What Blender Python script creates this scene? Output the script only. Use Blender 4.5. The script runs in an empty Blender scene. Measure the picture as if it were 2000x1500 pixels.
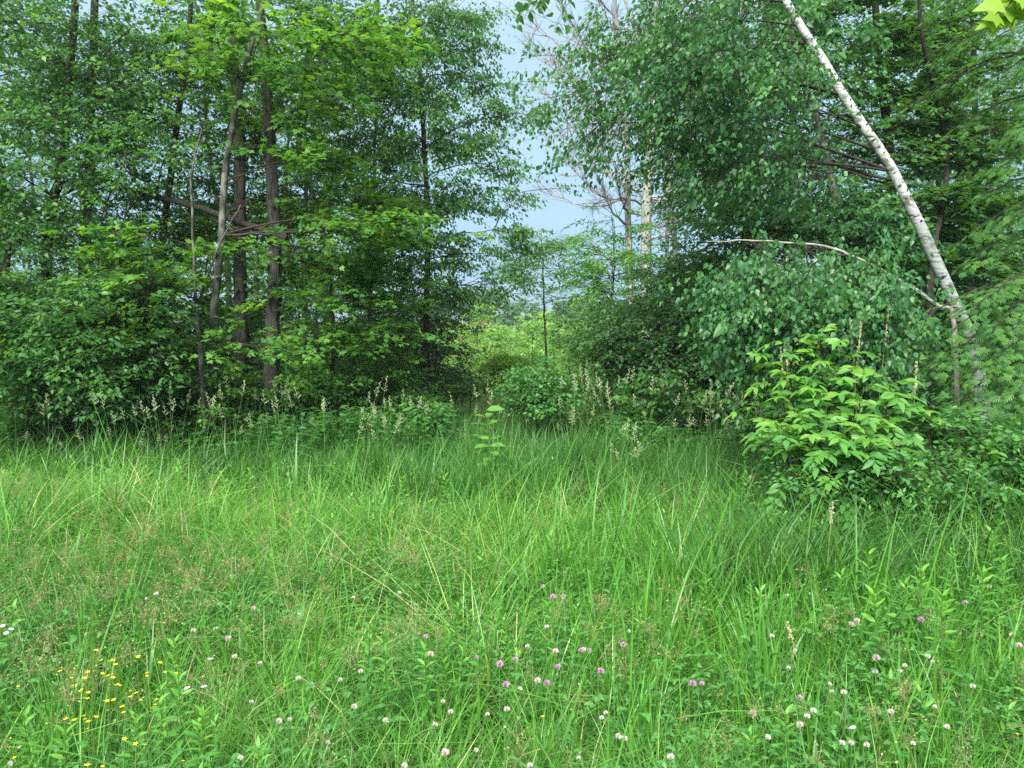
import bpy, math, random
import numpy as np
from mathutils import Vector, Matrix, Euler

R = math.radians
sc = bpy.context.scene
COL = sc.collection

# ------------------------------------------------------------------ camera
FPX = 1502.0            # focal length in pixels of the 2000 px wide photograph
CAM_H = 1.6
PITCH = math.atan(100 / FPX)
cd = bpy.data.cameras.new('camera'); cam = bpy.data.objects.new('camera', cd); COL.objects.link(cam)
cd.sensor_width = 36.0; cd.lens = 36.0 * FPX / 2000.0; cd.clip_start = 0.05; cd.clip_end = 2000.0
cam.location = (0, 0, CAM_H); cam.rotation_euler = (math.pi / 2 - PITCH, 0, 0)
sc.camera = cam

# ------------------------------------------------------------------ world and sun
EXPO = 2.8
SUN_EL, SUN_AZ = R(44), R(200)      # azimuth measured from +Y towards +X: high, behind the viewer
w = bpy.data.worlds.new('World'); sc.world = w; w.use_nodes = True
nt = w.node_tree; nt.nodes.clear()
sky = nt.nodes.new('ShaderNodeTexSky'); sky.sky_type = 'NISHITA'; sky.sun_disc = False
sky.sun_elevation = SUN_EL; sky.sun_rotation = SUN_AZ
sky.air_density = 1.0; sky.dust_density = 2.0; sky.ozone_density = 1.5
bg = nt.nodes.new('ShaderNodeBackground'); bg.inputs['Strength'].default_value = 0.10
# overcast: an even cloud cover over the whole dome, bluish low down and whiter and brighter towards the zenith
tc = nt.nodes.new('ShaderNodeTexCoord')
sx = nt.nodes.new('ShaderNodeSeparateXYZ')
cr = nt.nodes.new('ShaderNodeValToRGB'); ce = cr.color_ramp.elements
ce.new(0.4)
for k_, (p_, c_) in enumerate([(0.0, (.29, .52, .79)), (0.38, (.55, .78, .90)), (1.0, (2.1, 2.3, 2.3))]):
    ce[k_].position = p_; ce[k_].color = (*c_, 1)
mp = nt.nodes.new('ShaderNodeMapping'); mp.inputs['Scale'].default_value = (1.2, 1.2, 4.0)
nz = nt.nodes.new('ShaderNodeTexNoise'); nz.inputs['Scale'].default_value = 1.8; nz.inputs['Detail'].default_value = 5
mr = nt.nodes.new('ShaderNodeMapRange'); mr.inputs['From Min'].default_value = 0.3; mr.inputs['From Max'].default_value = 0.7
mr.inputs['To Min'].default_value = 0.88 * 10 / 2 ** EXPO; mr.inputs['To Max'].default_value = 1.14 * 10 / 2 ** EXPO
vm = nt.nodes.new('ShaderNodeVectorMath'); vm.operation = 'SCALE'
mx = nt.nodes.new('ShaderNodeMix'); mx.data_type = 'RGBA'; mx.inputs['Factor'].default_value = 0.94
out = nt.nodes.new('ShaderNodeOutputWorld')
L = nt.links.new
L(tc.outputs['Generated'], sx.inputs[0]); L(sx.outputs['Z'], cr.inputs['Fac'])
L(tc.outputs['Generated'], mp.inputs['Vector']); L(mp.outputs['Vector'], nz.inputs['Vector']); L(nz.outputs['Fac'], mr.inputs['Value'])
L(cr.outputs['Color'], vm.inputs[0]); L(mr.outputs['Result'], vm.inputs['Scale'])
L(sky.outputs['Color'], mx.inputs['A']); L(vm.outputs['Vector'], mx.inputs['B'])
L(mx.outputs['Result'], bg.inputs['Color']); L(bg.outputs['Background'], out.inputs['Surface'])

sl = bpy.data.lights.new('sun', 'SUN'); sl.energy = 1.5; sl.angle = R(25); sl.color = (1.0, 0.97, 0.9)
sun = bpy.data.objects.new('sun', sl); COL.objects.link(sun)
sd = Vector((math.sin(SUN_AZ) * math.cos(SUN_EL), math.cos(SUN_AZ) * math.cos(SUN_EL), math.sin(SUN_EL)))
sun.rotation_euler = sd.to_track_quat('Z', 'Y').to_euler()
sun.location = sd * 50

vs = sc.view_settings
vs.view_transform = 'Standard'; vs.look = 'None'; vs.gamma = 1.0; vs.use_curve_mapping = False
vs.exposure = EXPO
cy = sc.cycles
cy.max_bounces = 7; cy.diffuse_bounces = 5; cy.glossy_bounces = 2; cy.transmission_bounces = 5; cy.transparent_max_bounces = 4
cy.caustics_reflective = False; cy.caustics_refractive = False
cy.use_adaptive_sampling = True; cy.adaptive_threshold = 0.01
cy.use_denoising = False
try:
    cy.denoiser = 'OPENIMAGEDENOISE'; cy.denoising_input_passes = 'RGB_ALBEDO_NORMAL'; cy.denoising_prefilter = 'ACCURATE'
except Exception: pass

# ------------------------------------------------------------------ helpers
CP, SP = math.cos(PITCH), math.sin(PITCH)
def at(px, py, d):
    """World point seen at photo pixel (px, py) on the plane Y = d."""
    x = (px - 1000.0) / FPX; y = -(py - 750.0) / FPX
    vy = CP + y * SP; vz = -SP + y * CP
    return np.array([x * d / vy, d, CAM_H + vz * d / vy])
def gz(x, y):
    x = np.asarray(x, float); y = np.asarray(y, float)
    return 0.05 * np.sin(x * 0.7 + 1.3) * np.cos(y * 0.55) + 0.03 * np.sin(x * 1.9 + y * 1.3) - 0.02
def nrmz(a):
    return a / np.maximum(np.linalg.norm(a, axis=-1, keepdims=True), 1e-9)
UP = np.array([0, 0, 1.0])

class Geo:
    def __init__(s): s.V = []; s.F = []; s.A = []; s.n = 0
    def add(s, v, f, a=None, mat=0):
        v = np.asarray(v, float).reshape(-1, 3); f = np.asarray(f, int)
        if len(v) == 0: return
        s.V.append(v); s.F.append((f + s.n, mat)); s.n += len(v)
        if a is None: a = np.full(len(v), 0.5)
        s.A.append(np.asarray(a, float))
    def mesh(s, name, mats, origin=(0, 0, 0), smooth=False):
        me = bpy.data.meshes.new(name)
        V = np.concatenate(s.V) - np.asarray(origin, float)
        me.vertices.add(len(V)); me.vertices.foreach_set('co', V.astype(np.float32).ravel())
        loops = np.concatenate([f.ravel() for f, m in s.F])
        tot = np.concatenate([np.full(len(f), f.shape[1]) for f, m in s.F])
        mi = np.concatenate([np.full(len(f), m) for f, m in s.F])
        me.loops.add(len(loops)); me.loops.foreach_set('vertex_index', loops.astype(np.int32))
        me.polygons.add(len(tot))
        st = np.concatenate([[0], np.cumsum(tot)[:-1]])
        me.polygons.foreach_set('loop_start', st.astype(np.int32))
        me.polygons.foreach_set('loop_total', tot.astype(np.int32))
        me.polygons.foreach_set('material_index', mi.astype(np.int32))
        if smooth: me.polygons.foreach_set('use_smooth', np.ones(len(tot), bool))
        at_ = me.attributes.new('v', 'FLOAT', 'POINT'); at_.data.foreach_set('value', np.concatenate(s.A).astype(np.float32))
        for m in (mats if isinstance(mats, (list, tuple)) else [mats]): me.materials.append(m)
        me.update(calc_edges=True)
        return me
    def build(s, name, mats, parent=None, origin=(0, 0, 0), kind=None, smooth=False):
        return link(name, s.mesh(name, mats, origin, smooth), parent, kind)

def link(name, me, parent=None, kind=None):
    o = bpy.data.objects.new(name, me); COL.objects.link(o)
    if parent is not None: o.parent = parent
    if kind: o['kind'] = kind
    return o
def tag(o, label, cat, group=None):
    o['label'] = label; o['category'] = cat
    if group: o['group'] = group
    return o
def empty(name, loc, label, cat, group=None):
    o = bpy.data.objects.new(name, None); o.empty_display_size = 0.1; COL.objects.link(o); o.location = loc
    return tag(o, label, cat, group)
def copy_tree(o, parent=None):
    c = o.copy(); COL.objects.link(c); c.parent = parent
    for ch in o.children: copy_tree(ch, c)
    return c

def smooth_path(pts, n):
    """Catmull-Rom through the points, n samples."""
    P = np.asarray(pts, float); P = np.vstack([2 * P[0] - P[1], P, 2 * P[-1] - P[-2]])
    m = len(P) - 3; t = np.linspace(0, m - 1e-6, n); i = t.astype(int); u = (t - i)[:, None]
    a, b, c, d = P[i], P[i + 1], P[i + 2], P[i + 3]
    return 0.5 * (2 * b + (c - a) * u + (2 * a - 5 * b + 4 * c - d) * u ** 2 + (3 * b - a - 3 * c + d) * u ** 3)

def tubes(geo, paths, radii, sides, mat=0, a=None, rough=0.0, rng=None):
    P = np.asarray(paths, float); T, n, _ = P.shape; r = np.asarray(radii, float)
    t = np.gradient(P, axis=1); t = nrmz(t)
    ref = np.where(np.abs(t[..., 2:3]) > 0.9, np.array([1.0, 0, 0]), UP)
    u = nrmz(np.cross(t, ref)); v = np.cross(t, u)
    # keep the frame from flipping along each tube
    for k in range(1, n):
        pu = u[:, k - 1] - t[:, k] * np.sum(u[:, k - 1] * t[:, k], -1, keepdims=True)
        u[:, k] = nrmz(pu); v[:, k] = np.cross(t[:, k], u[:, k])
    ang = np.linspace(0, 2 * np.pi, sides, endpoint=False)
    rr = r[:, :, None] * np.ones(sides)
    if rough and rng is not None:
        rr = rr * (1 + rough * rng.normal(0, 1, (T, n, sides)) + 0.8 * rough * rng.normal(0, 1, (T, 1, sides)))
    V = P[:, :, None] + rr[..., None] * (np.cos(ang)[:, None] * u[:, :, None] + np.sin(ang)[:, None] * v[:, :, None])
    k = np.arange(n - 1)[:, None] * sides; j = np.arange(sides)[None]; j2 = (j + 1) % sides
    f = np.stack([k + j, k + j2, k + sides + j2, k + sides + j], -1).reshape(-1, 4)
    F = (f[None] + (np.arange(T) * n * sides)[:, None, None]).reshape(-1, 4)
    aa = np.repeat(np.full(T, 0.5) if a is None else a, n * sides)
    geo.add(V.reshape(-1, 3), F, aa, mat)

# leaf outlines: along +x from stalk (0) to tip (1), lying in xy, folded a little along the midrib
def LV(l): return np.array(l, float)
LEAVES = {
 'oval': (LV([(0,0,0),(.28,.23,.05),(.62,.21,.03),(1,0,-.10),(.62,-.21,.03),(.28,-.23,.05),(.42,0,-.02)]), np.array([(0,6,2,1),(6,3,2,2),(0,5,4,6),(6,4,4,3)])),
 'birch': (LV([(0,0,0),(.22,.32,.05),(.55,.24,.02),(1,0,-.12),(.55,-.24,.02),(.22,-.32,.05),(.4,0,-.03)]), None),
 'lance': (LV([(0,0,0),(.3,.15,.04),(.62,.13,.0),(1,0,-.16),(.62,-.13,.0),(.3,-.15,.04),(.45,0,-.02)]), None),
 'ash': (LV([(0,0,0),(.30,.19,.04),(.62,.16,.01),(1,0,-.14),(.62,-.16,.01),(.30,-.19,.04),(.45,0,-.02)]), None),
 'diamond': (LV([(0,0,0),(.40,.30,.07),(1,0,-.10),(.40,-.30,.07)]), np.array([(0,3,2,1)])),
 'maple': (LV([(.28,0,.0),(0,0,0),(.02,.28,.03),(-.02,.5,-.05),(.26,.36,.03),(.52,.56,-.04),(.55,.24,.02),(1,0,-.10),(.55,-.24,.02),(.52,-.56,-.04),(.26,-.36,.03),(-.02,-.5,-.05),(.02,-.28,.03)]),
           np.array([(0,2,3,4),(0,4,5,6),(0,6,7,8),(0,8,9,10),(0,10,11,12)]), ),
}
for k_ in ('birch', 'lance', 'oval', 'ash'):
    LEAVES[k_] = (LEAVES[k_][0], np.array([(0,6,2,1),(6,3,2,2),(0,5,4,6),(6,4,3,3)]))
# plain triangles / quads only (no repeated corners)
for k_ in ('birch', 'lance', 'oval', 'ash'):
    LEAVES[k_] = (LEAVES[k_][0], [np.array([(0,6,2,1),(0,5,4,6)]), np.array([(6,3,2),(6,4,3)])])
LEAVES['diamond'] = (LEAVES['diamond'][0], [LEAVES['diamond'][1]])
LEAVES['maple'] = (LEAVES['maple'][0], [LEAVES['maple'][1], np.array([(0,1,2),(0,12,1)])])

def place(geo, kind, pos, dirv, nrm, size, a, mat=0):
    tv, tfs = LEAVES[kind]
    d = nrmz(dirv); n = nrm - d * np.sum(nrm * d, -1, keepdims=True); n = nrmz(n); s = np.cross(n, d)
    M = len(tv); N = len(pos)
    V = pos[:, None] + size[:, None, None] * (tv[None, :, 0:1] * d[:, None] + tv[None, :, 1:2] * s[:, None] + tv[None, :, 2:3] * n[:, None])
    off = (np.arange(N) * M)[:, None, None]
    first = True
    for tf in tfs:
        F = (tf[None] + off).reshape(-1, tf.shape[1])
        if first: geo.add(V.reshape(-1, 3), F, np.repeat(a, M), mat); base = geo.n - N * M; first = False
        else: geo.F.append((F + base, mat))

# ------------------------------------------------------------------ materials
def newmat(name):
    m = bpy.data.materials.new(name); m.use_nodes = True; n = m.node_tree; n.nodes.clear()
    o = n.nodes.new('ShaderNodeOutputMaterial'); return m, n, o
def ramp(n, stops):
    r = n.nodes.new('ShaderNodeValToRGB'); e = r.color_ramp.elements
    while len(e) < len(stops): e.new(0.5)
    for k, (p, c) in enumerate(stops): e[k].position = p; e[k].color = (*c, 1)
    return r
def leafmat(name, stops, trans=0.35, tcol=(1.5, 1.35, 0.5), rough=0.45, spec=0.35, inst=0.0, iv=0.0):
    """Leaf: each leaf has its own shade (attribute v), some light passes through."""
    m, n, o = newmat(name)
    a = n.nodes.new('ShaderNodeAttribute'); a.attribute_name = 'v'
    fac = a.outputs['Fac']
    if inst:
        oi = n.nodes.new('ShaderNodeObjectInfo')
        mm = n.nodes.new('ShaderNodeMath'); mm.operation = 'MULTIPLY_ADD'; mm.inputs[1].default_value = inst
        sub = n.nodes.new('ShaderNodeMath'); sub.operation = 'SUBTRACT'; sub.inputs[1].default_value = 0.5
        n.links.new(oi.outputs['Random'], sub.inputs[0]); n.links.new(sub.outputs[0], mm.inputs[0]); n.links.new(fac, mm.inputs[2]); fac = mm.outputs[0]
    if iv:
        ia = n.nodes.new('ShaderNodeAttribute'); ia.attribute_name = 'iv'
        mm = n.nodes.new('ShaderNodeMath'); mm.operation = 'MULTIPLY_ADD'; mm.inputs[1].default_value = iv
        n.links.new(ia.outputs['Fac'], mm.inputs[0]); n.links.new(fac, mm.inputs[2])
        mi = n.nodes.new('ShaderNodeMath'); mi.operation = 'MINIMUM'; mi.inputs[1].default_value = .93      # green blades stay green
        gt_ = n.nodes.new('ShaderNodeMath'); gt_.operation = 'GREATER_THAN'; gt_.inputs[1].default_value = 2.0   # dry blades
        ad = n.nodes.new('ShaderNodeMath'); ad.operation = 'ADD'
        n.links.new(mm.outputs[0], mi.inputs[0]); n.links.new(fac, gt_.inputs[0]); n.links.new(mi.outputs[0], ad.inputs[0]); n.links.new(gt_.outputs[0], ad.inputs[1]); fac = ad.outputs[0]
    r = ramp(n, stops); n.links.new(fac, r.inputs['Fac'])
    p = n.nodes.new('ShaderNodeBsdfPrincipled'); p.inputs['Roughness'].default_value = rough
    p.inputs['Specular IOR Level'].default_value = spec
    t = n.nodes.new('ShaderNodeBsdfTranslucent')
    mc = n.nodes.new('ShaderNodeMix'); mc.data_type = 'RGBA'; mc.blend_type = 'MULTIPLY'; mc.inputs['Factor'].default_value = 1
    mc.inputs['B'].default_value = (*tcol, 1)
    ms = n.nodes.new('ShaderNodeMixShader'); ms.inputs['Fac'].default_value = trans
    n.links.new(r.outputs['Color'], p.inputs['Base Color']); n.links.new(r.outputs['Color'], mc.inputs['A'])
    n.links.new(mc.outputs['Result'], t.inputs['Color'])
    n.links.new(p.outputs[0], ms.inputs[1]); n.links.new(t.outputs[0], ms.inputs[2]); n.links.new(ms.outputs[0], o.inputs['Surface'])
    return m
def barkmat(name, c1, c2, scale=(30, 30, 5), bump=0.6, rough=0.9, lichen=None):
    m, n, o = newmat(name)
    tcn = n.nodes.new('ShaderNodeTexCoord'); mpn = n.nodes.new('ShaderNodeMapping'); mpn.inputs['Scale'].default_value = scale
    z = n.nodes.new('ShaderNodeTexNoise'); z.inputs['Scale'].default_value = 1.0; z.inputs['Detail'].default_value = 6; z.inputs['Roughness'].default_value = 0.65
    r = ramp(n, [(0.35, c1), (0.68, c2)])
    p = n.nodes.new('ShaderNodeBsdfPrincipled'); p.inputs['Roughness'].default_value = rough; p.inputs['Specular IOR Level'].default_value = 0.2
    b = n.nodes.new('ShaderNodeBump'); b.inputs['Strength'].default_value = bump; b.inputs['Distance'].default_value = 0.03
    lk = n.links.new
    lk(tcn.outputs['Object'], mpn.inputs['Vector']); lk(mpn.outputs['Vector'], z.inputs['Vector']); lk(z.outputs['Fac'], r.inputs['Fac'])
    colr = r.outputs['Color']
    if lichen:
        z2 = n.nodes.new('ShaderNodeTexNoise'); z2.inputs['Scale'].default_value = 6; z2.inputs['Detail'].default_value = 5
        lk(tcn.outputs['Object'], z2.inputs['Vector'])
        r2 = ramp(n, [(0.52, (0, 0, 0)), (0.62, (1, 1, 1))]); lk(z2.outputs['Fac'], r2.inputs['Fac'])
        mxn = n.nodes.new('ShaderNodeMix'); mxn.data_type = 'RGBA'; mxn.inputs['B'].default_value = (*lichen, 1)
        lk(r2.outputs['Color'], mxn.inputs['Factor']); lk(colr, mxn.inputs['A']); colr = mxn.outputs['Result']
    lk(colr, p.inputs['Base Color']); lk(z.outputs['Fac'], b.inputs['Height']); lk(b.outputs[0], p.inputs['Normal']); lk(p.outputs[0], o.inputs['Surface'])
    return m
def birchmat(name):
    """White papery bark: thin dark crosswise marks, black scars, grey-green lichen."""
    m, n, o = newmat(name); lk = n.links.new
    tcn = n.nodes.new('ShaderNodeTexCoord')
    # rotate so that local z follows the lean of the trunk
    mpn = n.nodes.new('ShaderNodeMapping'); mpn.inputs['Rotation'].default_value = (0, R(-27), 0); mpn.inputs['Scale'].default_value = (5, 5, 34)
    z = n.nodes.new('ShaderNodeTexNoise'); z.inputs['Scale'].default_value = 1.0; z.inputs['Detail'].default_value = 4
    r = ramp(n, [(0.33, (0.05, 0.045, 0.04)), (0.39, (0.34, 0.34, 0.32)), (0.47, (0.48, 0.49, 0.49)), (0.75, (0.62, 0.63, 0.64))])
    mp2 = n.nodes.new('ShaderNodeMapping'); mp2.inputs['Rotation'].default_value = (0, R(-27), 0); mp2.inputs['Scale'].default_value = (7, 7, 9)
    z2 = n.nodes.new('ShaderNodeTexNoise'); z2.inputs['Scale'].default_value = 1.0; z2.inputs['Detail'].default_value = 6; z2.inputs['Roughness'].default_value = .7
    r2 = ramp(n, [(0.53, (0, 0, 0)), (0.60, (1, 1, 1))])
    m1 = n.nodes.new('ShaderNodeMix'); m1.data_type = 'RGBA'; m1.inputs['B'].default_value = (0.16, 0.17, 0.13, 1)
    p = n.nodes.new('ShaderNodeBsdfPrincipled'); p.inputs['Roughness'].default_value = 0.7
    b = n.nodes.new('ShaderNodeBump'); b.inputs['Strength'].default_value = 0.35; b.inputs['Distance'].default_value = 0.01
    lk(tcn.outputs['Object'], mpn.inputs['Vector']); lk(mpn.outputs[0], z.inputs['Vector']); lk(z.outputs['Fac'], r.inputs['Fac'])
    lk(tcn.outputs['Object'], mp2.inputs['Vector']); lk(mp2.outputs[0], z2.inputs['Vector']); lk(z2.outputs['Fac'], r2.inputs['Fac'])
    lk(r2.outputs['Color'], m1.inputs['Factor']); lk(r.outputs['Color'], m1.inputs['A']); lk(m1.outputs['Result'], p.inputs['Base Color'])
    lk(z.outputs['Fac'], b.inputs['Height']); lk(b.outputs[0], p.inputs['Normal']); lk(p.outputs[0], o.inputs['Surface'])
    return m
def plain(name, c1, c2, rough=0.7, trans=0.0):
    return leafmat(name, [(0, c1), (1, c2)], trans=trans, tcol=(1, 1, 1), rough=rough, spec=0.3)

M = {}
M['leaf_elm'] = leafmat('leaf_elm', [(0, (.052,.165,.052)), (.6, (.080,.22,.058)), (1, (.145,.31,.062))], trans=.5, rough=.42, spec=.42)
M['leaf_dark'] = leafmat('leaf_dark', [(0, (.042,.135,.046)), (.6, (.065,.185,.054)), (1, (.11,.25,.058))], trans=.48, rough=.42, spec=.42)
M['leaf_birch'] = leafmat('leaf_birch', [(0, (.046,.155,.062)), (.6, (.068,.205,.068)), (1, (.12,.28,.070))], trans=.48, rough=.42, spec=.45)
M['leaf_maple'] = leafmat('leaf_maple', [(0, (.060,.185,.045)), (.5, (.095,.25,.048)), (1, (.20,.38,.05))], trans=.48, rough=.45, spec=.4)
M['leaf_bright'] = leafmat('leaf_bright', [(0, (.11,.27,.03)), (.6, (.16,.33,.03)), (1, (.24,.38,.03))], trans=.45, rough=.5, spec=.3)
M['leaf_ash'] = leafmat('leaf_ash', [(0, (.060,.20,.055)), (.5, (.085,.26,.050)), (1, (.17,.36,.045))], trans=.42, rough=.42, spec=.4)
M['leaf_gold'] = leafmat('leaf_gold', [(0, (.14,.29,.025)), (1, (.24,.38,.03))], trans=.45)
M['leaf_low'] = leafmat('leaf_low', [(0, (.055,.18,.052)), (.6, (.085,.25,.058)), (1, (.15,.34,.06))], trans=.46, rough=.42, spec=.42)
M['leaf_field'] = leafmat('leaf_field', [(0, (.16,.35,.10)), (.6, (.22,.43,.12)), (1, (.32,.50,.13))], inst=.6, trans=.5)
M['leaf_far'] = leafmat('leaf_far', [(0, (.05,.15,.06)), (1, (.11,.24,.08))], inst=.5)
M['leaf_red'] = leafmat('leaf_red', [(0, (.18,.32,.08)), (.5, (.28,.32,.10)), (1, (.44,.30,.14))], trans=.45)
M['hemlock'] = leafmat('hemlock', [(0, (.040,.125,.042)), (.45, (.065,.18,.046)), (.75, (.11,.26,.05)), (1, (.19,.36,.055))], trans=.36)
M['bark'] = barkmat('bark', (.016,.016,.015), (.105,.100,.092), (38, 38, 5), bump=1.0)
M['bark_grey'] = barkmat('bark_grey', (.035,.035,.030), (.115,.112,.098), (22, 22, 6), bump=.5, lichen=(.17,.18,.145))
M['bark_dark'] = barkmat('bark_dark', (.016,.015,.012), (.055,.05,.04), (30, 30, 8), bump=.5)
M['bark_dead'] = barkmat('bark_dead', (.15,.15,.15), (.38,.375,.37), (25, 25, 4), bump=.5)
M['birch'] = birchmat('birch_bark')
M['scar'] = plain('scar', (.03,.027,.024), (.06,.055,.05), .9)
M['peel'] = plain('peel', (.5,.47,.42), (.75,.72,.68), .8, .2)
M['birch_twig'] = barkmat('birch_twig', (.16,.145,.12), (.42,.40,.36), (12, 12, 40), bump=.3)
M['twig'] = barkmat('twig', (.020,.018,.013), (.06,.05,.035), (30, 30, 30), bump=.2)
M['green_stem'] = plain('green_stem', (.06,.14,.03), (.10,.2,.04))
M['grass_fine'] = leafmat('grass_fine', [(0, (.060,.20,.034)), (.5, (.105,.30,.042)), (.9, (.20,.41,.065)), (1, (.45,.42,.20))], trans=.36, tcol=(1.4,1.25,.6), iv=.4, rough=.38, spec=.5)
M['grass_wide'] = leafmat('grass_wide', [(0, (.060,.21,.030)), (.6, (.095,.29,.034)), (1, (.18,.39,.04))], trans=.38, tcol=(1.4,1.25,.6), iv=.4, rough=.42, spec=.4)
M['grass_tall'] = leafmat('grass_tall', [(0, (.044,.155,.034)), (.6, (.072,.21,.038)), (1, (.15,.32,.045))], trans=.4, tcol=(1.4,1.25,.6), iv=.5, rough=.42, spec=.4)
M['grass_field'] = leafmat('grass_field', [(0, (.09,.20,.045)), (.6, (.13,.25,.06)), (1, (.26,.30,.12))], trans=.3, iv=.4)
M['herb'] = leafmat('herb', [(0, (.055,.19,.040)), (.6, (.085,.27,.044)), (1, (.16,.37,.045))], trans=.38, iv=.35)
M['clover'] = leafmat('clover', [(0, (.055,.19,.045)), (1, (.095,.27,.055))], trans=.35, iv=.2)
M['seed_brown'] = plain('seed_brown', (.20,.22,.08), (.38,.36,.17), .9, .25)
M['seed_cream'] = plain('seed_cream', (.42,.52,.28), (.74,.77,.52), .8, .4)
M['straw'] = plain('straw', (.40,.36,.18), (.60,.55,.32), .8, .2)
M['petal_white'] = plain('petal_white', (.50,.42,.38), (.80,.76,.72), .8, .25)
M['petal_pink'] = plain('petal_pink', (.60,.36,.40), (.80,.62,.60), .8, .25)
M['petal_purple'] = plain('petal_purple', (.40,.19,.36), (.62,.38,.56), .8, .25)
M['petal_yellow'] = plain('petal_yellow', (.78,.58,.02), (.86,.70,.05), .5, .25)
M['daisy_white'] = plain('daisy_white', (.75,.76,.8), (.86,.86,.88), .7, .2)
def groundmat():
    m, n, o = newmat('soil_and_thatch'); lk = n.links.new
    g = n.nodes.new('ShaderNodeTexCoord'); z = n.nodes.new('ShaderNodeTexNoise'); z.inputs['Scale'].default_value = 9; z.inputs['Detail'].default_value = 8
    r = ramp(n, [(.3, (.022,.035,.012)), (.5, (.045,.075,.02)), (.7, (.065,.085,.03))])
    z2 = n.nodes.new('ShaderNodeTexNoise'); z2.inputs['Scale'].default_value = .12; z2.inputs['Detail'].default_value = 5
    p = n.nodes.new('ShaderNodeBsdfPrincipled'); p.inputs['Roughness'].default_value = 1; p.inputs['Specular IOR Level'].default_value = .1
    b = n.nodes.new('ShaderNodeBump'); b.inputs['Strength'].default_value = .8; b.inputs['Distance'].default_value = .03
    r2 = ramp(n, [(.35, (.6,.8,.6)), (.65, (1.3,1.5,1.0))])
    mm = n.nodes.new('ShaderNodeMix'); mm.data_type = 'RGBA'; mm.blend_type = 'MULTIPLY'; mm.inputs['Factor'].default_value = 1
    lk(g.outputs['Object'], z.inputs['Vector']); lk(g.outputs['Object'], z2.inputs['Vector']); lk(z.outputs['Fac'], r.inputs['Fac']); lk(z2.outputs['Fac'], r2.inputs['Fac'])
    lk(r.outputs['Color'], mm.inputs['A']); lk(r2.outputs['Color'], mm.inputs['B']); lk(mm.outputs['Result'], p.inputs['Base Color'])
    lk(z.outputs['Fac'], b.inputs['Height']); lk(b.outputs[0], p.inputs['Normal']); lk(p.outputs[0], o.inputs['Surface'])
    return m
M['ground'] = groundmat()

# ------------------------------------------------------------------ ground: one sheet to the horizon
def make_ground():
    e = np.concatenate([-np.geomspace(900, 16, 22), np.linspace(-15, 15, 61), np.geomspace(16, 900, 22)])
    X, Y = np.meshgrid(e, e + 12)
    Z = gz(X, Y) * np.clip(1.4 - np.hypot(X, Y - 12) / 40, 0, 1)
    n = len(e); V = np.stack([X, Y, Z], -1).reshape(-1, 3)
    i = np.arange(n - 1)[:, None] * n + np.arange(n - 1)[None]
    F = np.stack([i, i + 1, i + n + 1, i + n], -1).reshape(-1, 4)
    g = Geo(); g.add(V, F)
    o = g.build('ground', M['ground'], kind='structure', smooth=True)
make_ground()

# ------------------------------------------------------------------ trees
LEAF_MESH = {}
def leaf_mesh(kind, mat, v):
    key = (kind, mat.name, v)
    if key not in LEAF_MESH:
        g = Geo(); place(g, kind, np.zeros((1, 3)), np.array([[1.0, 0, 0]]), np.array([[0, 0, 1.0]]), np.ones(1), np.array([v]))
        LEAF_MESH[key] = g.mesh('leaf', mat)
    return LEAF_MESH[key]
def leaf_objects(parent, origin, kind, mat, pos, dirv, nrm, size, a, name='leaf'):
    d = nrmz(dirv); n = nrmz(nrm - d * np.sum(nrm * d, -1, keepdims=True)); s = np.cross(n, d)
    for k in range(len(pos)):
        o = link(name, leaf_mesh(kind, mat, round(float(np.clip(a[k], 0, 1)) * 6) / 6), parent)
        z = size[k]; p = pos[k] - origin
        o.matrix_local = Matrix(((d[k,0]*z, s[k,0]*z, n[k,0]*z, p[0]), (d[k,1]*z, s[k,1]*z, n[k,1]*z, p[1]), (d[k,2]*z, s[k,2]*z, n[k,2]*z, p[2]), (0, 0, 0, 1)))

DEF = dict(per=7, more=1.35, spread=.24, thick=.38, J=4, K=6, L=.32, flat=.75, hang=.25, slope=.45, arc=.10, axis_z=0.0, size=.056, sag=.12, limb=.012, droop=0.0, shell=.38, zmin=.25, tw=.004, limbs='trunk', fan=5, zmax=1.0)

def sample_blobs(blobs, rng, p):
    """Leaf sprays gathered in flattish clumps spread through the crown lobes: (spray points, clump centres)."""
    S, Q = [], []
    for c, r, n in blobs:
        m = max(2, int(round(n * p['more'] / p['per'])))
        d = nrmz(rng.normal(0, 1, (m, 3))); q = rng.random(m) ** p['shell'] * (1 + .16 * rng.normal(0, 1, m))
        cc = np.asarray(c) + d * q[:, None] * np.asarray(r); Q.append(cc)
        k = rng.poisson(p['per'], m) + 1; ci = np.repeat(np.arange(m), k)
        sp = p['spread'] * rng.uniform(.6, 1.3, m)[ci, None]
        S.append(cc[ci] + rng.normal(0, 1, (len(ci), 3)) * np.array([1, 1, p['thick']]) * sp)
    return np.concatenate(S), np.concatenate(Q)
def B(px, py, d, rx, rz, ry, n):
    """Crown lobe: centre at a photo pixel and depth, half sizes in photo pixels (across, up) and metres (depth)."""
    return (at(px, py, d), (rx * d / FPX, ry, rz * d / FPX), n)

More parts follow.
